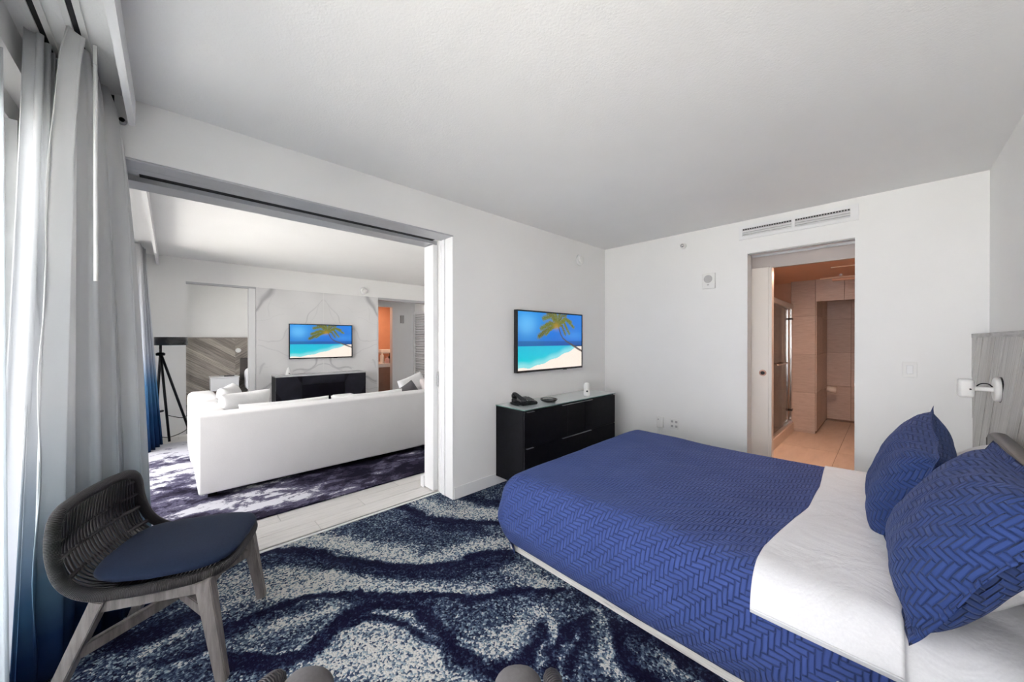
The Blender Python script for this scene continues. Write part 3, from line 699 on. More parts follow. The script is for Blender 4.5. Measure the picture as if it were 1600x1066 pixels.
# shower enclosure
struct('kerb_shower', box((-1.03, 5.20, 0), (-.94, 6.57, .13), .006), M['bathfloor'])
sh = thing('shower_screen', 'framed sliding glass shower door on a tiled kerb', 'shower door', (-.97, 5.9, .12))
obj('header', box((-1.02, 5.21, 1.78), (-.945, 6.56, 1.85), .012, 3), M['steel'], sh)
obj('sill', box((-1.01, 5.21, .13), (-.955, 6.56, .16), .004), M['steel'], sh)
obj('post', box((-.995, 6.50, .16), (-.955, 6.57, 1.78), .004), M['chrome'], sh)
obj('post', box((-.995, 5.21, .16), (-.965, 5.24, 1.78), .004), M['chrome'], sh)
for ya, yb, xx in ((5.24, 5.98, -.97), (5.85, 6.42, -.99)):
    g = obj('glass_panel', box((xx - .003, ya, .17), (xx + .003, yb, 1.78)), M['showerglass'], sh)
for z in (.30, 1.62): obj('hinge', box((-.998, 6.49, z), (-.950, 6.575, z + .03), .002), M['black'], sh)
bm = bmesh.new(); add_tube(bm, [Vector((-.965, 5.42, 1.02)), Vector((-.925, 5.42, 1.02)), Vector((-.925, 6.0, 1.02)), Vector((-.965, 6.0, 1.02))], .009); obj('handle', bm, M['chrome'], sh, True)
tl = thing('bar_lamp', 'slim bar light fitting on the bathroom ceiling', 'lamp', (-.2, 5.9, bz))
obj('rail', box((-.62, 6.20, bz - .05), (.5, 6.24, bz - .035), .003), simple('lamp_cream', (.80, .66, .55), .4), tl)
obj('diffuser', box((-.50, 6.18, bz - .085), (.5, 6.26, bz - .055), .01, 3), simple('lamp_amber', (.75, .50, .38), .4), tl)
obj('stem', box((-.43, 6.21, bz - .035), (-.40, 6.23, bz)), M['chrome'], tl)
obj('rail', box((-.45, 5.44, bz - .03), (.4, 5.46, bz - .02), .002), simple('lamp_cream2', (.80, .70, .60), .4), tl)
area('bath_lamp', (-.45, 4.95, bz - .12), (0, 0, 0), .5, .5, 20, (1, .60, .40))
area('bath_two_lamp', (-8.1, 3.3, 2.2), (0, 0, 0), .4, .4, 9, (1, .70, .50))

# ------------------------------------------------------------------ bed
def draper(x0, y0, y1, x1, zt, r, flare=.03):
    """maps unfolded cloth coordinates (a, b) onto a soft box: foot at x0, near side y0, far side y1; a runs to the head x1"""
    def f(a, b_, off=0.0):
        qx = min(max(a, x0 + r), x1 + 9); qy = min(max(b_, y0 + r), y1 - r)
        dx, dy = a - qx, b_ - qy; d = math.hypot(dx, dy)
        sag = -.018 * math.exp(-((a + .5) ** 2 + (b_ - 2.4) ** 2) / .5) + .008 * math.sin(a * 3.1 + b_ * 2.3)
        if d < 1e-6: return Vector((a, b_, zt + off + sag))
        ux, uy = dx / d, dy / d; R = r + off
        if d < r * PI / 2:
            th = d / r; h = R * math.sin(th); z = zt + off - R * (1 - math.cos(th)) + sag * math.cos(th)
        else:
            e = d - r * PI / 2
            h = R + flare * math.sin(min(1, e / .28) * PI) * .9; z = zt - r - e
            h -= .05 * max(0, (e - .12)) / .15
        return Vector((qx + ux * h, qy + uy * h, z))
    return f
BZ = .50
dr = draper(-1.70, 1.455, 3.22, .40, BZ, .15)
def cloth(name, a0, a1, b0, b1, nu, nv, off, mat, parent, afun=None, wr=.003, ws=5.0, thick=.006, amid=None, bhem=None, a1fun=None):
    r_ = .15; ext = r_ * PI / 2
    def fn(u, v):
        b_ = b0 + (b1 - b0) * v
        lo = a0 if afun is None else afun(b_); hi = a1 if a1fun is None else a1fun(b_)
        a = lo + (hi - lo) * u
        if bhem:
            b_ = b_ + bhem(a) * (1 - v)
        p = dr(a, b_, off)
        k = mnoise.noise(Vector((a * ws, b_ * ws, 3.3))) * wr
        return p + Vector((-.3, -.4, 1)) * k
    me = grid_mesh(name, nu, nv, fn, lambda u, v: ((a0 + (a1 - a0) * u), (b0 + (b1 - b0) * v)))
    o = obj(name, me, mat, parent, True)
    m_ = o.modifiers.new('solid', 'SOLIDIFY'); m_.thickness = thick; m_.offset = -1
    return o
bed = thing('bed', 'large low platform bed with blue quilt folded back over white sheets', 'bed', (-.65, 2.35, 0))
obj('platform', box((-1.66, 1.565, 0), (.40, 3.14, .10), .004), M['plinth'], bed)
def mfn(u, v):
    return dr(-1.93 + .02 + (2.33 - .02) * u, 1.455 + .15 - .43 + (1.765 - .30 + .86) * v, -.03)
mt = obj('mattress', grid_mesh('mattress', 60, 60, mfn), M['sheet'], bed, True)
mm = mt.modifiers.new('solid', 'SOLIDIFY'); mm.thickness = .02; mm.offset = -1
nb0, fb1 = 1.605 - .4785, 3.07 + .46
# the quilt: from the foot to a little short of the pillows
qa0 = -1.55 - .4785
q = cloth('quilt', qa0, .030, nb0, fb1, 110, 120, .006, M['quilt'], None, wr=.006, ws=4.5)
q['label'] = 'blue herringbone quilted bedspread covering the bed'; q['category'] = 'quilt'
origin_to_base(q)
# white sheet turned back over the quilt
def fold_edge(b_):
    pts = [(1.40, -.325), (1.50, -.33), (1.7, -.335), (1.93, -.315), (2.31, -.272), (2.66, -.262), (3.2, -.285), (3.6, -.29)]
    for (b0_, a0_), (b1_, a1_) in zip(pts, pts[1:]):
        if b_ <= b1_: return a0_ + (a1_ - a0_) * max(0, (b_ - b0_)) / (b1_ - b0_)
    return pts[-1][1]
ts = cloth('turned_back_sheet', -.33, .035, 1.405, 3.45, 40, 110, .016, M['sheet'], None, afun=fold_edge, wr=.010, ws=3.4, thick=.004, a1fun=lambda b_: .035)
ts['label'] = 'white top sheet folded back in a band over the blue quilt'; ts['category'] = 'sheet'; origin_to_base(ts)
hemc = []
for k in range(30):
    a = fold_edge(1.405) + (.035 - fold_edge(1.405)) * k / 29; hemc.append(dr(a, 1.405 + .012, .020))
hm = obj('hem', tube(hemc, .0035, 6), M['sheet'], ts, True)
# lower sheet hanging by the pillows, with soft pleats towards the camera
def lsfn(u, v):
    a = .02 + .39 * u; b_ = nb0 + .01 + 2.3 * v
    side = max(0, min(1, (1.62 - b_) / .2))
    p = dr(a, b_, .004)
    ple = .016 * math.sin((b_ * 16 - a * 9)) * math.exp(-((b_ - 1.42) / .22) ** 2) * min(1, u * 4)
    return p + Vector((0, -.6, .8)) * (ple + mnoise.noise(Vector((a * 5, b_ * 4, 1))) * .010)
ls = obj('bottom_sheet', grid_mesh('bottom_sheet', 40, 120, lsfn, lambda u, v: (u, v)), M['sheet'], None, True)
sm = ls.modifiers.new('solid', 'SOLIDIFY'); sm.thickness = .004; sm.offset = -1
ls['label'] = 'white sheet on the mattress below the pillows, hanging over the side'; ls['category'] = 'sheet'; origin_to_base(ls)

def pillow(name, label, W, Hh, T, mat, c, xl, yl, flange=.035, wr=.012, seed=0, ws=5, cat='pillow', group=None, droop=0.0, pw=.42):
    xl = Vector(xl).normalized(); yl = Vector(yl); yl = (yl - xl * yl.dot(xl)).normalized(); zl = xl.cross(yl)
    n1, n2 = 54, 44; c = Vector(c)
    bm = bmesh.new(); uvl = bm.loops.layers.uv.verify(); V = {}
    def arc(n, Wd):
        out = [0.0]; pz = None
        for q_ in range(n + 1):
            uu = min(1, abs((-1 + 2 * q_ / n) * (1 + 2 * flange / Wd))); zz = T / 2 * max(0, 1 - uu ** 3) ** pw
            if q_: out.append(out[-1] + math.hypot(2 / n * Wd / 2, min(abs(zz - pz), .05)))
            pz = zz
        return out
    au, av = arc(n1, W), arc(n2, Hh)
    for s in (1, -1):
        for i in range(n1 + 1):
            for j in range(n2 + 1):
                u = -1 + 2 * i / n1; v = -1 + 2 * j / n2
                fu = 1 + 2 * flange / W; fv = 1 + 2 * flange / Hh
                uu, vv = u * fu, v * fv
                cu, cv = min(1, abs(uu)), min(1, abs(vv))
                t = max(0, (1 - cu ** 3.0)) ** pw * max(0, (1 - cv ** 3.0)) ** pw
                x = uu * W / 2 * (1 - .04 * math.cos(v * PI / 2)); y = vv * Hh / 2 * (1 - .045 * math.cos(u * PI / 2))
                nz = mnoise.noise(Vector((x * ws, y * ws, seed * 3.7 + s))) * wr + mnoise.noise(Vector((x * ws * 3, y * ws * 3, seed + s))) * wr * .35
                z = s * (t * T / 2 + .002) + nz * (.35 + .65 * t) * (1 if s > 0 else .6)
                edge = i in (0, n1) or j in (0, n2)
                if edge: z = nz * 1.2
                z -= droop * (vv ** 2 + uu ** 2) * .5
                key = (i, j, 0 if edge else s)
                if key not in V:
                    V[key] = (bm.verts.new(xl * x + yl * y + zl * z), (au[i], av[j]))
        for i in range(n1):
            for j in range(n2):
                ks = [(i, j), (i + 1, j), (i + 1, j + 1), (i, j + 1)]
                vs = [V[(a, b_, 0 if (a in (0, n1) or b_ in (0, n2)) else s)] for a, b_ in ks]
                if s < 0: vs = vs[::-1]
                f = bm.faces.new([q_[0] for q_ in vs])
                for lp, q_ in zip(f.loops, vs): lp[uvl].uv = q_[1]
    o = obj(name, bm, mat, None, True); o.location = c
    return tag(o, label, cat, group)
pillow('pillow', 'blue quilted pillow, the large one leaning at the camera end of the bed', .66, .47, .20, M['sham'], (.155, 1.80, .735), (.06, -1, .0), (.52, 0, .85), flange=.03, wr=.016, seed=1)
pillow('pillow', 'blue quilted pillow farther along the bed, partly behind the big blue one', .62, .47, .22, M['sham'], (.070, 2.46, .700), (-.03, -1, -.17), (.30, 0, .95), flange=.03, wr=.016, seed=2)
pillow('pillow', 'white pillow behind the blue ones, under the leather headboard rail', .74, .46, .20, M['pillowwhite'], (.225, 2.46, .665), (0, -1, 0), (.75, 0, .75), flange=.0, wr=.02, seed=3, ws=7)
pillow('pillow', 'white pillow between the big blue pillow and the headboard', .50, .44, .16, M['pillowwhite'], (.30, 2.04, .66), (0, -1, 0), (.6, 0, .8), flange=.0, wr=.02, seed=4, ws=7)

# headboard of grey boards, with cap and leather rail
hb = thing('headboard', 'grey wood headboard panel of slanting boards along the bed wall', 'headboard', (.45, 2.2, 0))
obj('backing', box((.43, .30, 0), (XR - .001, YB - .014, 1.345)), M['dark'], hb)
planks_on_wall(hb, .43, .30, YB - .014, .0, 1.345, math.radians(55), .16, YB, M['hb_wood'], .024, -1)
obj('cap', box((.398, .30, 1.345), (XR - .001, YB - .014, 1.372), .002), M['hb_cap'], hb)
obj('padded_rail', box((.335, 1.25, .50), (.402, 2.90, .885), .028, 4), M['leather'], hb, True)
obj('rail_piping', tube([Vector((.335 + .006, 1.28, .872)), Vector((.335 + .006, 2.87, .872)), Vector((.338, 2.893, .85)), Vector((.338, 2.893, .55))], .004, 6), M['leather'], hb, True)
# reading light
rl = thing('reading_light', 'white swivel reading light on the grey headboard', 'lamp', (.40, 3.10, 1.0))
obj('wall_plate', lathe([(.062, 0), (.062, .018), (.056, .024)], (0, 0, 0), 28), M['whiteplastic'], rl, True, local=True)
p_ = [o for o in rl.children][0]; p_.rotation_euler = (0, -PI / 2, 0); p_.location = (.004, 0, .072); p_.scale = (1, 1, 1)
obj('mount_ring', lathe([(.066, 0), (.066, .006)], (0, 0, 0), 28), M['black'], rl, local=True)
p_ = [o for o in rl.children if o.name.startswith('mount_ring')][0]; p_.rotation_euler = (0, -PI / 2, 0); p_.location = (.006, 0, .072)
obj('arm', box((.300, 3.088, 1.060), (.385, 3.112, 1.082), .005, 3), M['whiteplastic'], rl, True)
obj('head', box((.262, 3.06, 1.022), (.318, 3.14, 1.120), .014, 4), M['whiteplastic'], rl, True)
obj('pivot', cyl((.302, 3.058, 1.07), (.302, 3.050, 1.07), .004, n=10), M['black'], rl)
obj('cable', tube(catmull([(.325, 3.09, 1.085), (.34, 3.085, 1.10), (.362, 3.085, 1.10), (.376, 3.09, 1.085)], 6), .003, 6), M['black'], rl, True)
# nightstands
def nightstand(y0, y1, label, xo=-.085):
    t = thing('nightstand', label, 'nightstand', (.15, (y0 + y1) / 2, .22), 0, None)
    obj('body', box((xo + .01, y0 + .01, .24), (.404, y1 - .01, .47), .006), M['whitelacquer'], t)
    obj('top', box((xo, y0, .47), (.404, y1, .50), .004), M['whitelacquer'], t)
    obj('drawer', box((xo + .004, y0 + .02, .26), (xo + .012, y1 - .02, .455), .003), M['whitelacquer'], t)
    return t
nightstand(.72, 1.175, 'white nightstand at the camera end of the bed')
nightstand(3.30, 3.78, 'white nightstand on the door side of the bed', -.05)
bxw = tag(origin_to_base(obj('tissue_box', box((.02, 3.42, .50), (.16, 3.54, .565), .008, 3), M['whiteplastic'])), 'small white box on the nightstand on the door side', 'box')
tag(origin_to_base(obj('clock', box((-.035, 3.40, .50), (.0, 3.46, .525), .004), M['black'])), 'small black item beside the white box on the nightstand', 'clock')

# ------------------------------------------------------------------ dresser with its things, television
ds = thing('dresser', 'low black wood dresser with a glass top below the television', 'dresser', (-2.30, 2.88, .0))
dx0, dx1, dy0, dy1, dz0, dz1 = XL + .014, -2.128, 2.155, 3.605, .085, .728
obj('carcass', box((dx0, dy0, dz0), (dx1, dy1, dz1), .002), M['dresser'], ds)
obj('glass_top', box((dx0, dy0 - .003, dz1 + .0005), (dx1 + .022, dy1 + .003, dz1 + .0095), .001), M['glasstop'], ds)
obj('glass_edge', boxes([((dx1 + .0221, dy0 - .003, dz1 + .001), (dx1 + .0228, dy1 + .003, dz1 + .009)), ((dx0, dy0 - .0038, dz1 + .001), (dx1 + .022, dy0 - .0031, dz1 + .009))]), M['glassedge'], ds)
zm = .405
def front(y0, y1, z0, z1, hy0=None, hy1=None):
    f = obj('drawer', box((dx1 + .001, y0 + .002, z0 + .002), (dx1 + .019, y1 - .002, z1 - .002), .0015), M['dresser'], ds)
    if hy0 is not None: obj('pull', box((dx1 + .014, hy0, z1 - .004), (dx1 + .032, hy1, z1 + .000), .001), M['steel'], f)
front(dy0, 2.738, zm, dz1 - .012, 2.18, 2.27); front(dy0, 2.738, dz0 + .005, zm, 2.175, 2.26)
front(2.738, 3.029, zm, dz1 - .012, 2.66, 3.02); front(3.029, dy1, zm, dz1 - .012, 3.03, 3.15)
front(2.738, dy1, dz0 + .005, zm, 2.66, 3.13)
for y in (dy0 + .22, dy1 - .22):
    for xx in (dx0 + .06, dx1 - .06): obj('foot', lathe([(.03, 0), (.034, .012), (.02, .03), (.02, .085)], (xx, y, 0), 16), M['black'], ds, True)
# telephone
tp = thing('telephone', 'black desk telephone on the glass top of the dresser', 'telephone', (-2.32, 2.36, .738), math.radians(-8))
bm = bmesh.new()
pv = [(-.09, -.08, 0), (.09, -.08, 0), (.09, .10, 0), (-.09, .10, 0), (-.09, -.08, .055), (.09, -.08, .025), (.09, .10, .025), (-.09, .10, .055)]
vv = [bm.verts.new(p) for p in pv]
for f in ((3, 2, 1, 0), (4, 5, 6, 7), (0, 1, 5, 4), (1, 2, 6, 5), (2, 3, 7, 6), (3, 0, 4, 7)): bm.faces.new([vv[i] for i in f])
bmesh.ops.bevel(bm, geom=bm.edges[:], offset=.008, segments=2, affect='EDGES')
obj('base', bm, M['black'], tp, local=True)
kp = obj('keypad', boxes([((-.045, -.005, .043), (.055, .085, .046))]), M['greyplastic'], tp, local=True); kp.rotation_euler = (0, .17, 0); kp.location = (.0, 0, .004)
obj('key', boxes([((-.035 + .024 * i, .006 + .026 * j, .046), (-.017 + .024 * i, .022 + .026 * j, .050)) for i in range(4) for j in range(3)]), M['black'], kp, local=True)
bm = bmesh.new(); add_tube(bm, catmull([(-.085, -.055, .085), (-.05, -.055, .088), (.04, -.055, .060), (.085, -.055, .052)], 6), .017, 10); add_cyl(bm, (-.075, -.055, .083), (-.075, -.055, .055), .026); add_cyl(bm, (.072, -.055, .053), (.072, -.055, .028), .026)
obj('handset', bm, M['black'], tp, True, local=True)
cc = [(-.06 + .02 * math.cos(t * .9) * 0 + .0 + .13 * t / 60, -.105 + .012 * math.cos(t * 1.6) - .01 * math.sin(t / 60 * PI), .012 + .010 * math.sin(t * 1.6)) for t in range(61)]
obj('coiled_cord', tube([Vector(p) for p in cc], .0022, 5), M['black'], tp, True, local=True)
tr = thing('tray', 'oval black dish beside the telephone on the dresser', 'dish', (-2.24, 2.62, .738))
obj('dish', lathe([(.055, 0), (.075, .012), (.085, .028), (.081, .028), (.070, .014), (.0, .010)], (-2.24, 2.62, .738), 36), M['black'], tr, True)
obj('lid', lathe([(.05, 0), (.066, .008), (.062, .014), (.0, .016)], (-2.24, 2.62, .752), 36), M['black'], tr, True)
sp = thing('air_freshener', 'white capsule air freshener standing on the far end of the dresser', 'air freshener', (-2.20, 3.19, .738))
obj('body', lathe([(.030, 0), (.034, .01), (.034, .045), (.030, .055), (.031, .06), (.035, .10), (.030, .125), (.018, .138), (.0, .142)], (-2.20, 3.19, .738), 28), M['whiteplastic'], sp, True)
obj('sensor', lathe([(.0, 0), (.010, 0), (.010, .003)], (0, 0, 0), 16), M['black'], sp, local=True)
p_ = [o for o in sp.children if o.name.startswith('sensor')][0]; p_.rotation_euler = (PI / 2, 0, .85); p_.location = (.022, -.026, .052)

def screen_cols(nu, nv):
    u, v = np.meshgrid(np.linspace(0, 1, nu + 1), np.linspace(0, 1, nv + 1))   # v up
    rs = np.random.RandomState(5)
    sky = np.stack([.002 + .0 * v + .0 * u, .10 + .13 * v + .03 * np.sin(u * 5 + 1) * 1, .52 + .22 * v], -1)
    cloud = np.exp(-((u - .12) / .14) ** 2 - ((v - .78) / .2) ** 2)[..., None] * np.array([.12, .25, .22])
    sky = sky + cloud + (np.exp(-((u - .85) / .2) ** 2 - ((v - .6) / .1) ** 2)[..., None]) * np.array([.03, .10, .10])
    sky = np.where((v < .50)[..., None], sky * np.array([.6, .65, .62]), sky)
    g = np.clip((.41 - v) / .41, 0, 1)[..., None]
    sea = np.array([.0, .50, .70]) * (1 - g) + np.array([.0, .62, .66]) * g
    shore = .04 + .36 * np.clip((u - .15) / .80, 0, 1) ** 1.3 + .01 * np.sin(u * 30)
    foam = np.clip(1 - np.abs(v - shore - .03) / .09, 0, 1)[..., None]
    sea = sea * (1 - foam * .55) + np.array([.5, .85, .85]) * foam * .55
    sand = np.array([.98, .86, .76]) + (rs.rand(*u.shape)[..., None] - .5) * .08
    img = np.where((v > .41)[..., None], sky, np.where((v < shore)[..., None], sand, sea))
    img = np.where(((v > .395) & (v < .415) & (u > .85))[..., None], np.array([.01, .05, .16]), img)
    a = 1.75
    tr_ = dist_poly(u * a, v, [(1.75, .30), (1.62, .35), (1.45, .42), (1.28, .49), (1.17, .55), (1.11, .62), (1.07, .70), (1.04, .78)])
    img = np.where((tr_ < (.013 + .006 * (u > .8)))[..., None], np.array([.09, .06, .05]), img)
    cx_, cy_ = 1.03, .80
    for k_, (ex, ey, sag) in enumerate(((.52, .58, -.02), (.58, .72, .04), (.64, .90, .08), (.76, .99, .06), (.92, 1.05, 0), (1.10, 1.05, 0), (1.26, .98, .06), (1.42, .86, .08), (1.36, .64, .12), (1.24, .62, .06), (.70, .62, .02), (1.5, .76, .10))):
        mx, my = (cx_ + ex) / 2, (cy_ + ey) / 2 + abs(sag) + .02
        d = dist_poly(u * a, v, [(cx_, cy_), (mx, my), (ex, ey)])
        n_ = np.sin(u * 240 + v * 90 + k_) * .5 + np.sin(u * 90 - v * 260) * .5
        wdt = .058 if k_ < 6 else .036
        msk = (d < wdt * (.75 + .5 * n_))
        colr = np.array([.05, .11, .01]) if k_ % 3 else np.array([.02, .05, .01])
        colr2 = np.array([.34, .30, .02])
        mixv = np.clip(n_ * .5 + .3, 0, 1)[..., None]
        img = np.where(msk[..., None], colr * (1 - mixv) + colr2 * mixv, img)
    core = np.exp(-((u * a - .98) / .08) ** 2 - ((v - .77) / .06) ** 2)[..., None]
    img = img * (1 - core * .6) + np.array([.60, .30, .01]) * core * .6
    return np.clip(img, 0, 1.0)
SC = screen_cols(200, 116)
def television(x, y0, y1, z0, z1, label):
    t = thing('television', label, 'television', (x, (y0 + y1) / 2, z0))
    obj('bezel', boxes([((x + .012, y0, z0), (x + .055, y0 + .012, z1)), ((x + .012, y1 - .012, z0), (x + .055, y1, z1)), ((x + .012, y0 + .012, z1 - .012), (x + .055, y1 - .012, z1)), ((x + .012, y0 + .012, z0), (x + .055, y1 - .012, z0 + .018)), ((x + .012, y0 + .012, z0 + .018), (x + .045, y1 - .012, z1 - .012))]), M['black'], t)
    obj('screen', grid_mesh('screen', 200, 116, lambda u, v: (x + .050, y0 + .013 + (y1 - y0 - .026) * u, z0 + .019 + (z1 - z0 - .032) * v), color=SC), M['screen'], t)
    obj('wall_bracket', box((x + .0005, (y0 + y1) / 2 - .15, z0 + .15), (x + .0118, (y0 + y1) / 2 + .15, z1 - .15)), M['blackmetal'], t)
    obj('sensor', box((x + .045, (y0 + y1) / 2 + .18, z0 - .006), (x + .055, (y0 + y1) / 2 + .24, z0 + .001), .001), M['black'], t)
    return t
television(XL, 2.385, 3.445, 1.012, 1.622, 'wall television above the black dresser, showing a palm beach')
television(XM + .006, 1.40, 2.405, 1.012, 1.598, 'wall television on the veined marble wall, showing a palm beach')

# ------------------------------------------------------------------ small wall fittings
def disc(name, label, cat, c, axis, prof, mats):
    o = thing(name, label, cat, c)
    rot = {'x': (0, PI / 2, 0), 'y': (PI / 2, 0, 0), 'z': (PI, 0, 0)}[axis]
    for nm2, pr_, mt2 in prof:
        p = obj(nm2, lathe(pr_, (0, 0, 0), 28), mt2, o, True, local=True); p.rotation_euler = rot
    return o
disc('smoke_detector', 'round white smoke detector on the wall above the bedroom television', 'smoke detector', (XL, 3.457, 2.262), 'x', [('base', [(.062, .0), (.062, .014), (.055, .022)], M['trim']), ('cap', [(.042, .022), (.044, .034), (.036, .044), (.0, .046)], M['whiteplastic'])], None)
disc('smoke_detector', 'round white smoke detector high on the beam over the marble wall', 'smoke detector', (XM, 2.63, 2.255), 'x', [('base', [(.065, .0), (.065, .02), (.055, .03)], M['trim']), ('cap', [(.042, .03), (.044, .044), (.034, .055), (.0, .057)], M['whiteplastic'])], None)
disc('sprinkler_head', 'small chrome sprinkler head high on the white back wall', 'sprinkler', (-1.524, YB, 2.342), 'y', [('escutcheon', [(.032, .0), (.030, .008), (.02, .010)], M['whiteplastic']), ('nozzle', [(.010, .008), (.010, .035), (.018, .037), (.018, .041), (.0, .042)], M['chrome'])], None)
disc('sprinkler_head', 'small dark sprinkler head on the wall end below the curtain pocket', 'sprinkler', (XL, -.165, 2.36), 'x', [('escutcheon', [(.016, .0), (.014, .006)], M['steel']), ('nozzle', [(.006, .004), (.006, .02), (.010, .022), (.0, .024)], M['blackmetal'])], None)
disc('downlight', 'small round downlight in the living room ceiling', 'ceiling light', (-6.9, 3.55, HC), 'z', [('rim', [(.05, .0), (.05, .004), (.04, .006)], M['trim']), ('lens', [(.038, .0), (.038, .004), (.0, .005)], emission('downlight_lens', (1, .95, .88), 2.0))], None)
spk = thing('wall_speaker', 'square grey wall speaker left of the bathroom doorway', 'speaker', (-1.27, YB, 1.94))
obj('plate', box((-1.330, YB - .022, 1.855), (-1.207, YB - .001, 2.015), .006, 3), M['whiteplastic'], spk)
bm = bmesh.new(); add_cyl(bm, (-1.272, YB - .0225, 1.955), (-1.272, YB - .025, 1.955), .040, n=28); obj('grille', bm, M['greyplastic'], spk)
obj('button', box((-1.282, YB - .026, 1.890), (-1.262, YB - .022, 1.900), .002), M['greyplastic'], spk)
swt = thing('light_switch', 'white rocker light switch between the doorway and the headboard', 'switch', (.11, YB, 1.1))
obj('plate', box((.078, YB - .006, 1.050), (.152, YB - .001, 1.165), .002), M['whiteplastic'], swt); obj('rocker', box((.098, YB - .011, 1.075), (.132, YB - .006, 1.140), .003), M['trim'], swt)
out = thing('wall_outlet', 'double white wall outlet above the far edge of the bed', 'outlet', (-1.615, YB, .40))
obj('plate', box((-1.665, YB - .006, .350), (-1.570, YB - .001, .462), .002), M['whiteplastic'], out)
for xx in (-1.640, -1.595):
    for zz in (.380, .430): obj('socket', box((xx - .012, YB - .0085, zz - .012), (xx + .012, YB - .006, zz + .012), .002), M['greyplastic'], out)
wad = thing('plug_adapter', 'white plug-in device with cords beside the double outlet', 'adapter', (-1.765, YB, .36))
obj('body', box((-1.800, YB - .050, .345), (-1.728, YB - .002, .470), .012, 3), M['whiteplastic'], wad)
obj('button', cyl((-1.775, YB - .050, .440), (-1.775, YB - .053, .440), .007, n=12), M['greyplastic'], wad)
for dxx in (-.02, .012): obj('cord', tube(catmull([(-1.762 + dxx, YB - .03, .345), (-1.765 + dxx, YB - .04, .25), (-1.76 + dxx * 2, YB - .03, .10), (-1.72 + dxx * 4, YB - .03, .01)], 8), .0035, 6), M['whiteplastic'], wad, True)
vt = thing('air_vent', 'long white air vent over the bathroom doorway', 'vent', (-.58, YB, 2.30))
vx0, vx1, vz0, vz1 = -1.0, -.162, 2.298, 2.428
obj('frame', boxes([((vx0, YB - .012, vz0), (vx1, YB - .001, vz0 + .028)), ((vx0, YB - .012, vz1 - .028), (vx1, YB - .001, vz1)), ((vx0, YB - .012, vz0 + .028), (vx0 + .03, YB - .001, vz1 - .028)), ((vx1 - .05, YB - .012, vz0 + .028), (vx1, YB - .001, vz1 - .028)), (((vx0 + vx1) / 2 - .012, YB - .012, vz0 + .028), ((vx0 + vx1) / 2 + .012, YB - .001, vz1 - .028))], .001), M['trim'], vt)
obj('duct', box((vx0 + .03, YB - .003, vz0 + .028), (vx1 - .05, YB - .0012, vz1 - .028)), M['greyplastic'], vt)
for (a, b_) in ((vx0 + .03, (vx0 + vx1) / 2 - .012), ((vx0 + vx1) / 2 + .012, vx1 - .05)):
    for k in range(3):
        bm = bmesh.new(); add_box(bm, (a, -.010, -.0015), (b_, .010, .0015)); bmesh.ops.transform(bm, matrix=Matrix.Translation((0, YB - .009, vz0 + .036 + k * .020)) @ Matrix.Rotation(.9, 4, 'X'), verts=bm.verts); obj('slat', bm, M['trim'], vt)
    n_ = 20
    for k in range(n_): obj('fin', box((a + (b_ - a) * (k + .2) / n_, YB - .0055, vz1 - .040), (a + (b_ - a) * (k + .75) / n_, YB - .003, vz1 - .029)), M['dark'], vt)
# ------------------------------------------------------------------ living room furniture
rug = obj('rug', box((-6.30, -.40, .0005), (-3.20, 3.3, .014), .003), M['rug']); origin_to_base(rug); tag(rug, 'pale and dark purple abstract rug under the white sofa', 'rug')
so = thing('sofa', 'long white linen sofa seen from behind on the abstract rug', 'sofa', (-4.3, 1.6, .014))
sx, sy = -3.85, .155
L3 = M['linen']
obj('back', box((sx - .24, sy + .002, .06), (sx, 3.05, .705), .016, 3), L3, so, True)
obj('arm', box((sx - .95, sy, .06), (sx - .243, sy + .20, .70), .028, 4), L3, so, True)
obj('arm', box((sx - 1.90, sy - .02, .06), (sx - .965, sy + .23, .715), .06, 4), L3, so, True)
obj('base', box((sx - 1.88, sy + .21, .06), (sx - .243, 1.15, .30), .012, 3), L3, so, True)
obj('base', box((sx - .95, 1.152, .06), (sx - .243, 3.05, .30), .012, 3), L3, so, True)
for k, (a, b_) in enumerate(((.36, 1.25), (1.255, 2.15), (2.155, 3.04))):
    obj('seat_cushion', box((sx - .97 if k else sx - 1.86, a + .005, .302), (sx - .245, b_ - .005, .46), .04, 4), L3, so, True)
for yy in (.25, 1.6, 2.95):
    for xx in (sx - .1, sx - .85): obj('foot', box((xx - .03, yy - .03, .0142), (xx + .03, yy + .03, .06)), M['black'], so)
pillow('back_cushion', 'white loose back cushion showing just over the sofa back, near its arm end', .80, .46, .22, M['pillowwhite'], (sx - .36, .86, .492), (0, 1, 0), (-.2, 0, 1), flange=0, seed=5, cat='cushion')
pillow('back_cushion', 'white loose back cushion showing just over the middle of the sofa back', .84, .46, .22, M['pillowwhite'], (sx - .36, 1.70, .487), (0, 1, 0), (-.2, 0, 1), flange=0, seed=6, cat='cushion')
pillow('throw_pillow', 'white throw pillow slumped inside the sofa corner', .48, .44, .20, M['pillowwhite'], (sx - .62, .52, .60), (-.5, 1, 0), (.3, 0, 1), flange=0, seed=7, cat='cushion')
pillow('throw_pillow', 'rumpled white throw pillow deeper in the sofa corner', .50, .44, .20, M['pillowwhite'], (sx - 1.30, .50, .60), (-1, .3, 0), (-.2, -.2, 1), flange=0, seed=8, cat='cushion')
pillow('throw_pillow', 'patterned white and pink cushion at the far end of the sofa back', .52, .42, .16, M['towel'], (sx - .55, 2.72, .60), (-.3, 1, 0), (-.4, 0, 1), flange=0, seed=9, cat='cushion')
pillow('throw_pillow', 'plain white cushion beside the patterned one at the far sofa end', .44, .44, .16, M['pillowwhite'], (sx - .75, 2.50, .62), (-.3, 1, .25), (-.4, 0, 1), flange=0, seed=10, cat='cushion')
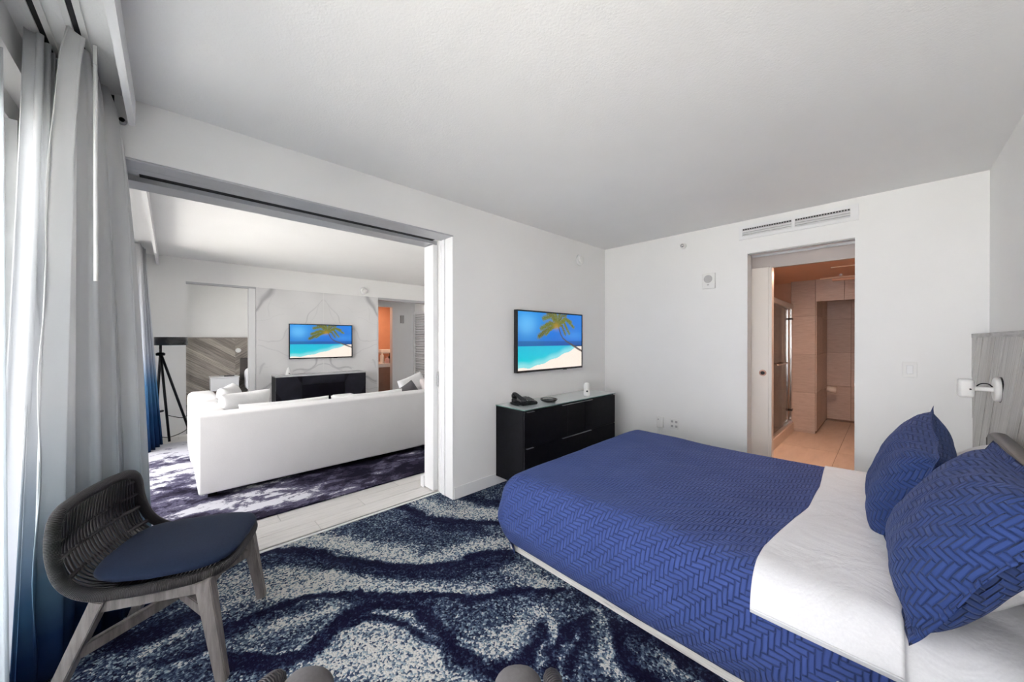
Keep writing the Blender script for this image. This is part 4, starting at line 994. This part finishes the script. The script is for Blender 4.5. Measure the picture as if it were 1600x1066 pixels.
pillow('throw_pillow', 'small dark cushion leaning by the white one at the far sofa end', .30, .30, .12, M['taupefabric'], (sx - .52, 2.28, .60), (-.1, 1, .5), (-.4, 0, 1), flange=0, seed=11, cat='cushion')
# coffee table with a few low things
ct = thing('coffee_table', 'low pale coffee table beyond the sofa', 'table', (-5.55, 1.8, .014))
obj('top', box((-5.85, 1.35, .38), (-5.25, 2.25, .42), .008), simple('pale_oak', (.55, .46, .38), .5), ct)
for xx in (-5.80, -5.30):
    for yy in (1.40, 2.20): obj('leg', box((xx - .025, yy - .025, .0142), (xx + .025, yy + .025, .38)), simple('pale_oak_leg', (.5, .42, .35), .5), ct)
tag(origin_to_base(obj('stack_book', box((-5.65, 1.72, .42), (-5.45, 1.98, .52), .003), M['whiteplastic'])), 'white book lying on the coffee table behind the sofa back', 'book')
# console with fireplace
co = thing('fireplace_console', 'black console with glossy slanted fronts and fireplace under the marble wall television', 'console', (-6.62, 1.85, .0))
cxa, cxb, cya, cyb = XM + .008, -6.50, 1.165, 2.545
obj('body', box((cxa, cya, .05), (cxb - .02, cyb, .745), .003), M['dresser'], co)
obj('top', box((cxa, cya - .005, .745), (cxb, cyb + .005, .765), .002), simple('console_top', (.50, .50, .51), .15), co)
gl = simple('gloss_black', (.006, .005, .009), .12, var=.2, spec=.15); gl2 = simple('gloss_dark', (.016, .016, .024), .15, var=.2, spec=.25)
for s_, yA, yB in ((1, cya, cya + .36), (-1, cyb, cyb - .36)):
    zz0, zz1 = .06, .74
    for k in range(4):
        t0, t1 = -.55 + k * .42, -.55 + (k + 1) * .42 - .006
        P4 = [(yA + s_ * t, zz1 - (0)) for t in (t0, t1)] + [(yA + s_ * (t + .42), zz0) for t in (t1, t0)]
        poly = clip_poly(P4, (min(yA, yB), zz0), (max(yA, yB), zz1))
        if len(poly) < 3: continue
        bm = bmesh.new(); tt = .012 + .006 * (k % 2)
        f1 = [bm.verts.new((cxb - .02, p[0], p[1])) for p in poly]; f2 = [bm.verts.new((cxb - .02 + tt, p[0], p[1])) for p in poly]
        bm.faces.new(f1); bm.faces.new(f2[::-1])
        for q_ in range(len(poly)): bm.faces.new((f1[q_ - 1], f2[q_ - 1], f2[q_], f1[q_]))
        bmesh.ops.recalc_face_normals(bm, faces=bm.faces)
        obj('panel', bm, gl2 if k % 2 else gl, co)
obj('fire_glass', box((cxb - .018, cya + .365, .10), (cxb - .010, cyb - .365, .60), .002), gl, co)
obj('upper_panel', box((cxb - .018, cya + .365, .605), (cxb - .006, cyb - .365, .742), .002), gl2, co)
obj('lower_panel', box((cxb - .018, cya + .365, .055), (cxb - .006, cyb - .365, .095), .002), gl2, co)
cam_ = thing('router', 'small white pointed device on the black console', 'device', (-6.62, 1.36, .765))
obj('body', lathe([(.045, 0), (.048, .02), (.036, .06), (.016, .115), (.0, .125)], (-6.62, 1.36, .765), 24), M['whiteplastic'], cam_, True); obj('sensor', box((-6.580, 1.352, .79), (-6.572, 1.372, .80)), M['black'], cam_)
# tripod floor lamp
fl_ = thing('floor_lamp', 'black tripod floor lamp beside the blue drape in the living room', 'lamp', (-6.40, .02, 0))
apex = Vector((-6.40, -.10, 1.17))
for ft in ((-6.40, -.02, .016), (-6.34, .20, .016), (-6.66, -.16, .003)):
    obj('leg', tube([apex, Vector(ft)], .014, 8), M['blackmetal'], fl_, True)
obj('stem', cyl((-6.40, -.10, 1.12), (-6.40, -.10, 1.30), .014), M['blackmetal'], fl_, True)
obj('hub', lathe([(.04, 0), (.045, .01), (.045, .03), (.03, .04)], (-6.40, -.10, 1.13), 16), M['blackmetal'], fl_, True)
obj('shade', lathe([(.155, 0), (.16, .0), (.16, .105), (.155, .105), (.0, .10)], (-6.40, .0, 1.262), 32), M['black'], fl_, True)
obj('knob', cyl((-6.41, -.08, .42), (-6.36, -.12, .42), .014), M['blackmetal'], fl_)
obj('cord', tube(catmull([(-6.40, -.04, .36), (-6.45, .10, .30), (-6.5, .20, .33), (-6.6, .16, .12), (-6.68, .0, .02), (-6.75, -.10, .02)], 8), .005, 6), M['black'], fl_, True)

# ------------------------------------------------------------------ curtains
def curtain(name, label, top, bot, mat, z0, z1, folds, amp_t, amp_b, nu=120, nz=30, mid=None, hem=0.0, power=1.15, edge_wob=0.0):
    """top/bot: plan polylines; the folds run across them and open towards the floor"""
    T = catmull([(p[0], p[1], 0) for p in top], 12); B = catmull([(p[0], p[1], 0) for p in bot], 12)
    def at(P, u):
        k = u * (len(P) - 1); i = min(len(P) - 2, int(k)); return P[i].lerp(P[i + 1], k - i), (P[i + 1] - P[i]).normalized()
    def fn(u, v):
        w = 1 - v                                   # v = 1 at the top
        pt, tt = at(T, u); pb, tb = at(B, u)
        s = w ** power
        p = pt.lerp(pb, s); t = tt.lerp(tb, s).normalized(); n = Vector((-t.y, t.x, 0))
        ph = u * folds * 2 * PI
        sh = math.sin(ph + .5 * math.sin(ph * .37 + 1)) + .28 * math.sin(ph * 2.3 + 1.7 + w * 1.5)
        a = amp_t + (amp_b - amp_t) * s
        p = p + n * (a * sh) + t * (a * .45 * math.sin(ph * 2 + .8))
        p = p + t * edge_wob * math.sin(w * 21) * (1 if u < .03 else 0)
        p.z = z0 + (z1 - z0) * v + mnoise.noise(Vector((u * 9, 0, 0))) * .006
        return p
    me = grid_mesh(name, nu, nz, fn)
    o = obj(name, me, mat, None, True)
    md = o.modifiers.new('solid', 'SOLIDIFY'); md.thickness = .002
    tag(o, label, 'curtain')
    return o
c1 = curtain('curtain', 'white lined drape hanging at the window, its white side towards the glass', [(-2.14, -.37), (-2.20, -.350), (-2.30, -.350)], [(-2.27, -.465), (-2.34, -.455), (-2.40, -.43), (-2.45, -.41)], M['lining'], .012, 2.455, 3.5, .020, .028)
c2 = curtain('curtain', 'pale drape fading to navy, the middle one behind the wicker chair', [(-2.27, -.345), (-2.36, -.340), (-2.46, -.330)], [(-2.17, -.405), (-2.27, -.385), (-2.38, -.33), (-2.46, -.29)], M['ombre'], .012, 2.455, 3.6, .022, .024)
c3 = curtain('curtain', 'grey drape fading to blue, hanging in front of the wall end by the opening', [(-2.02, -.252), (-2.12, -.250), (-2.28, -.240), (-2.44, -.215)], [(-2.20, -.375), (-2.36, -.27), (-2.475, -.175), (-2.53, -.065)], M['ombre_dark'], .012, 2.455, 4.2, .018, .020, edge_wob=.010, power=.45)
c4 = curtain('curtain', 'drape fading to deep blue beside the tripod lamp', [(-5.95, -.30), (-6.15, -.28), (-6.35, -.26)], [(-5.9, -.24), (-6.1, -.19), (-6.33, -.12)], M['ombre_far'], .012, 2.455, 4, .03, .05)
c5 = curtain('sheer_curtain', 'sheer white voile against the glass beside the lined drape', [(-1.2, -.425), (-1.6, -.425), (-2.1, -.425)], [(-1.2, -.425), (-1.6, -.425), (-2.1, -.425)], M['sheer'], .02, 2.33, 16, .010, .014, nu=220, nz=6)
c6 = curtain('curtain', 'drape at the living room side of the pocket wall', [(-2.95, -.33), (-3.05, -.33), (-3.2, -.33)], [(-2.95, -.36), (-3.05, -.36), (-3.2, -.36)], M['ombre_dark'], .012, 2.455, 4, .03, .03)
def wand(x, y, label):
    t = thing('curtain_wand', label, 'curtain wand', (x, y, 1.55))
    obj('rod', cyl((x, y, 1.56), (x, y, 2.40), .006, n=10), M['whiteplastic'], t)
    obj('carrier', box((x - .008, y - .006, 2.40), (x + .008, y + .006, 2.475), .002), M['whiteplastic'], t)
wand(-2.24, -.305, 'white pull wand hanging in front of the middle drape')
wand(-2.13, -.212, 'white pull wand hanging in front of the grey drape')
# ------------------------------------------------------------------ chairs
def make_chair(label, loc, rz, cushion_mat):
    t = thing('wicker_chair', label, 'chair', loc, rz)
    # rim of the woven shell
    half = [(0, .235, .395), (.13, .230, .395), (.205, .185, .395), (.228, .08, .395), (.235, -.05, .398), (.240, -.15, .415), (.238, -.215, .47), (.228, -.245, .56), (.216, -.250, .640), (.182, -.254, .682), (.10, -.262, .692), (0, -.264, .694)]
    pts = half + [(-x, y, z) for x, y, z in half[-2:0:-1]]
    obj('rim', tube(catmull(pts, 7, True), .019, 12, True), M['cord'], t, True, local=True)
    # second, lower cord-wrapped side rolls
    # woven back: strands from the top rim down to the seat
    bm = bmesh.new()
    for k in range(27):
        u = -1 + 2 * k / 26
        xt = u * .205; zt = .684 - .03 * abs(u) ** 4 - .008 * u * u; yt = -.256
        xb = u * .215
        add_tube(bm, catmull([(xt, yt, zt), (xt * 1.01, yt + .004 - .016 * (1 - u * u), zt - .08), (xb, -.255 - .012 * (1 - u * u), .54), (xb, -.235, .46), (xb * .97, -.185, .415), (xb * .95, -.10, .398)], 4), .0048, 5)
    o = obj('back_strands', bm, M['rib'], t, True, local=True); o['kind'] = 'stuff'
    bm = bmesh.new()
    for (z, y, w_, dp) in ((.645, -.262, .222, .012), (.585, -.260, .232, .014), (.525, -.252, .238, .014), (.455, -.228, .238, .012)):
        add_tube(bm, catmull([(-w_, y + .014, z), (-w_ * .55, y - dp * .7, z), (0, y - dp, z), (w_ * .55, y - dp * .7, z), (w_, y + .014, z)], 6), .0085, 7)
    obj('weave_bands', bm, M['rib'], t, True, local=True)
    # woven seat underlay
    bm = bmesh.new()
    for k in range(34):
        y = -.17 + .39 * k / 33; w_ = .225 * (1 - max(0, (y - .10) / .14) ** 2 * .45)
        add_tube(bm, [Vector((-w_, y, .395)), Vector((0, y, .388)), Vector((w_, y, .395))], .0045, 5)
    o = obj('seat_strands', bm, M['rib'], t, True, local=True); o['kind'] = 'stuff'
    # seat cushion, rounded at the front, narrowing behind
    n1, n2 = 40, 36; bm = bmesh.new(); V = {}
    for s in (1, -1):
        for i in range(n1 + 1):
            for j in range(n2 + 1):
                ang = 2 * PI * i / n1; rr = j / n2
                cx_, sy_ = math.cos(ang), math.sin(ang)
                ex = .232 * math.copysign(abs(cx_) ** .5, cx_); ey = (.240 if sy_ > 0 else .215) * math.copysign(abs(sy_) ** .55, sy_)
                if ey < 0: ex *= 1 - .10 * (-ey / .222)
                x, y = ex * rr, ey * rr + .012
                th = (1 - rr ** 5) ** .5
                z = .412 + (.030 * th * s if s > 0 else -.012 * th) + .014 * rr * 0 + .016 * (1 if s > 0 else 1) + (.02 * max(0, -y / .22) ** 2)
                V[(i % n1, j, s if j < n2 else 0)] = V.get((i % n1, j, s if j < n2 else 0)) or bm.verts.new((x, y, z))
        for i in range(n1):
            for j in range(1, n2):
                ks = [(i, j), (i, j + 1), ((i + 1) % n1, j + 1), ((i + 1) % n1, j)]
                vs = [V[(a, b_, s if b_ < n2 else 0)] for a, b_ in ks]
                if s > 0: vs = vs
                else: vs = vs[::-1]
                try: bm.faces.new(vs)
                except ValueError: pass
        cen = V[(0, 0, s)]
        for i in range(n1):
            vs = [cen, V[(i, 1, s)], V[((i + 1) % n1, 1, s)]]
            try: bm.faces.new(vs if s > 0 else vs[::-1])
            except ValueError: pass
    loose = [v for v in bm.verts if not v.link_faces]; bmesh.ops.delete(bm, geom=loose, context='VERTS')
    obj('seat_cushion', bm, cushion_mat, t, True, local=True)
    # frame
    def bar(p0, p1, w0, w1, h0=None, h1=None, up=(0, 0, 1)):
        p0 = Vector(p0); p1 = Vector(p1); d = (p1 - p0).normalized(); a = d.cross(Vector(up))
        if a.length < .1: a = d.cross(Vector((0, 1, 0)))
        a.normalize(); b_ = a.cross(d).normalized(); h0 = h0 or w0; h1 = h1 or w1
        bm = bmesh.new()
        vs = [bm.verts.new(p + a * sx_ * w / 2 + b_ * sz_ * h / 2) for p, w, h in ((p0, w0, h0), (p1, w1, h1)) for sx_, sz_ in ((-1, -1), (1, -1), (1, 1), (-1, 1))]
        for f in ((0, 1, 2, 3), (7, 6, 5, 4), (0, 4, 5, 1), (1, 5, 6, 2), (2, 6, 7, 3), (3, 7, 4, 0)): bm.faces.new([vs[q_] for q_ in f])
        bmesh.ops.recalc_face_normals(bm, faces=bm.faces)
        bmesh.ops.bevel(bm, geom=bm.edges[:], offset=.003, segments=2, affect='EDGES'); return bm
    W = M['chairwood']
    for s in (1, -1):
        obj('leg', bar((s * .215, .175, .385), (s * .230, .238, .0), .052, .036, .050, .034, (s, 0, 0)), W, t, local=True)
        obj('leg', bar((s * .215, -.125, .385), (s * .228, -.285, .0), .040, .034, .056, .042, (s, 0, 0)), W, t, local=True)
        obj('side_rail', bar((s * .215, -.130, .362), (s * .215, .170, .362), .026, .026, .048, .048), W, t, local=True)
    obj('front_rail', bar((-.215, .185, .362), (.215, .185, .362), .026, .026, .044, .044), W, t, local=True)
    obj('rear_rail', bar((-.215, -.125, .362), (.215, -.125, .362), .026, .026, .044, .044), W, t, local=True)
    obj('stretcher', bar((.220, .198, .245), (-.222, -.185, .215), .022, .022, .042, .042), W, t, local=True)
    obj('stretcher', bar((-.220, .198, .245), (.222, -.185, .215), .022, .022, .040, .040), W, t, local=True)
    return t
make_chair('wicker chair with navy seat cushion and grey wood legs beside the curtains', (-2.105, .022, 0), -math.atan2(.40, .917), M['navyfabric']).scale = (1.05, 1, 1.05)

# tub armchair right under the camera: only the tips of its arms reach into the picture
tc = thing('tub_armchair', 'wicker tub armchair whose two taupe padded arm tips show at the bottom edge', 'armchair', (-.40, .12, 0), 0)
A_, B_ = Vector((-.735, .135, 0)), Vector((-.415, .475, 0))
ctr = (A_ + B_) / 2; ax_ = (B_ - A_).normalized(); fw = Vector((-ax_.y, ax_.x, 0))       # fw points into the room
tc.location = (ctr.x, ctr.y, 0); tc.rotation_euler = (0, 0, math.atan2(fw.y, fw.x) - PI / 2)
hw = .235
arc = [(-hw - .01, .03, .56), (-hw - .02, .03, .68), (-hw - .012, .0, .728), (-hw - .03, -.10, .735), (-hw - .03, -.30, .735), (-.16, -.46, .74), (0, -.50, .74)]
arc = arc + [(-x, y, z) for x, y, z in arc[-2::-1]]
obj('rim', tube(catmull(arc, 8), .016, 10), M['cord'], tc, True, local=True)
lowr = [(x * .96, y * .97 + .01, .36) for x, y, z in arc]
obj('lower_rim', tube(catmull(lowr, 8), .016, 10), M['cord'], tc, True, local=True)
bm = bmesh.new(); U = catmull(arc, 8); Lw = catmull(lowr, 8)
for k in range(2, len(U) - 1, 2): add_tube(bm, [U[k], (U[k] + Lw[k]) / 2 * 1.01, Lw[k]], .0045, 5)
o = obj('side_strands', bm, M['rib'], tc, True, local=True); o['kind'] = 'stuff'
for s in (-1, 1):
    bm = add_box(bmesh.new(), (-.045, -.46, .40), (.045, .065, .745), .040, 5)
    for v in bm.verts:
        v.co.x += .0; v.co.z -= .10 * max(0, (v.co.y - .02) / .06) ** 2 * .2
    bmesh.ops.transform(bm, matrix=Matrix.Translation((s * (hw - .048), -.02, .0)), verts=bm.verts)
    obj('arm_cushion', bm, M['taupefabric'], tc, True, local=True)
obj('back_cushion', add_box(bmesh.new(), (-.22, -.48, .40), (.22, -.40, .70), .035, 4), M['taupefabric'], tc, True, local=True)
obj('seat_cushion', add_box(bmesh.new(), (-.20, -.40, .34), (.20, .02, .43), .03, 4), M['taupefabric'], tc, True, local=True)
obj('seat_frame', add_box(bmesh.new(), (-.24, -.44, .29), (.24, .02, .34), .01), M['chairwood'], tc, local=True)
for xx in (-.21, .21):
    for yy in (-.41, .0): obj('leg', add_box(bmesh.new(), (xx - .018, yy - .018, 0), (xx + .018, yy + .018, .29), .003), M['chairwood'], tc, local=True)
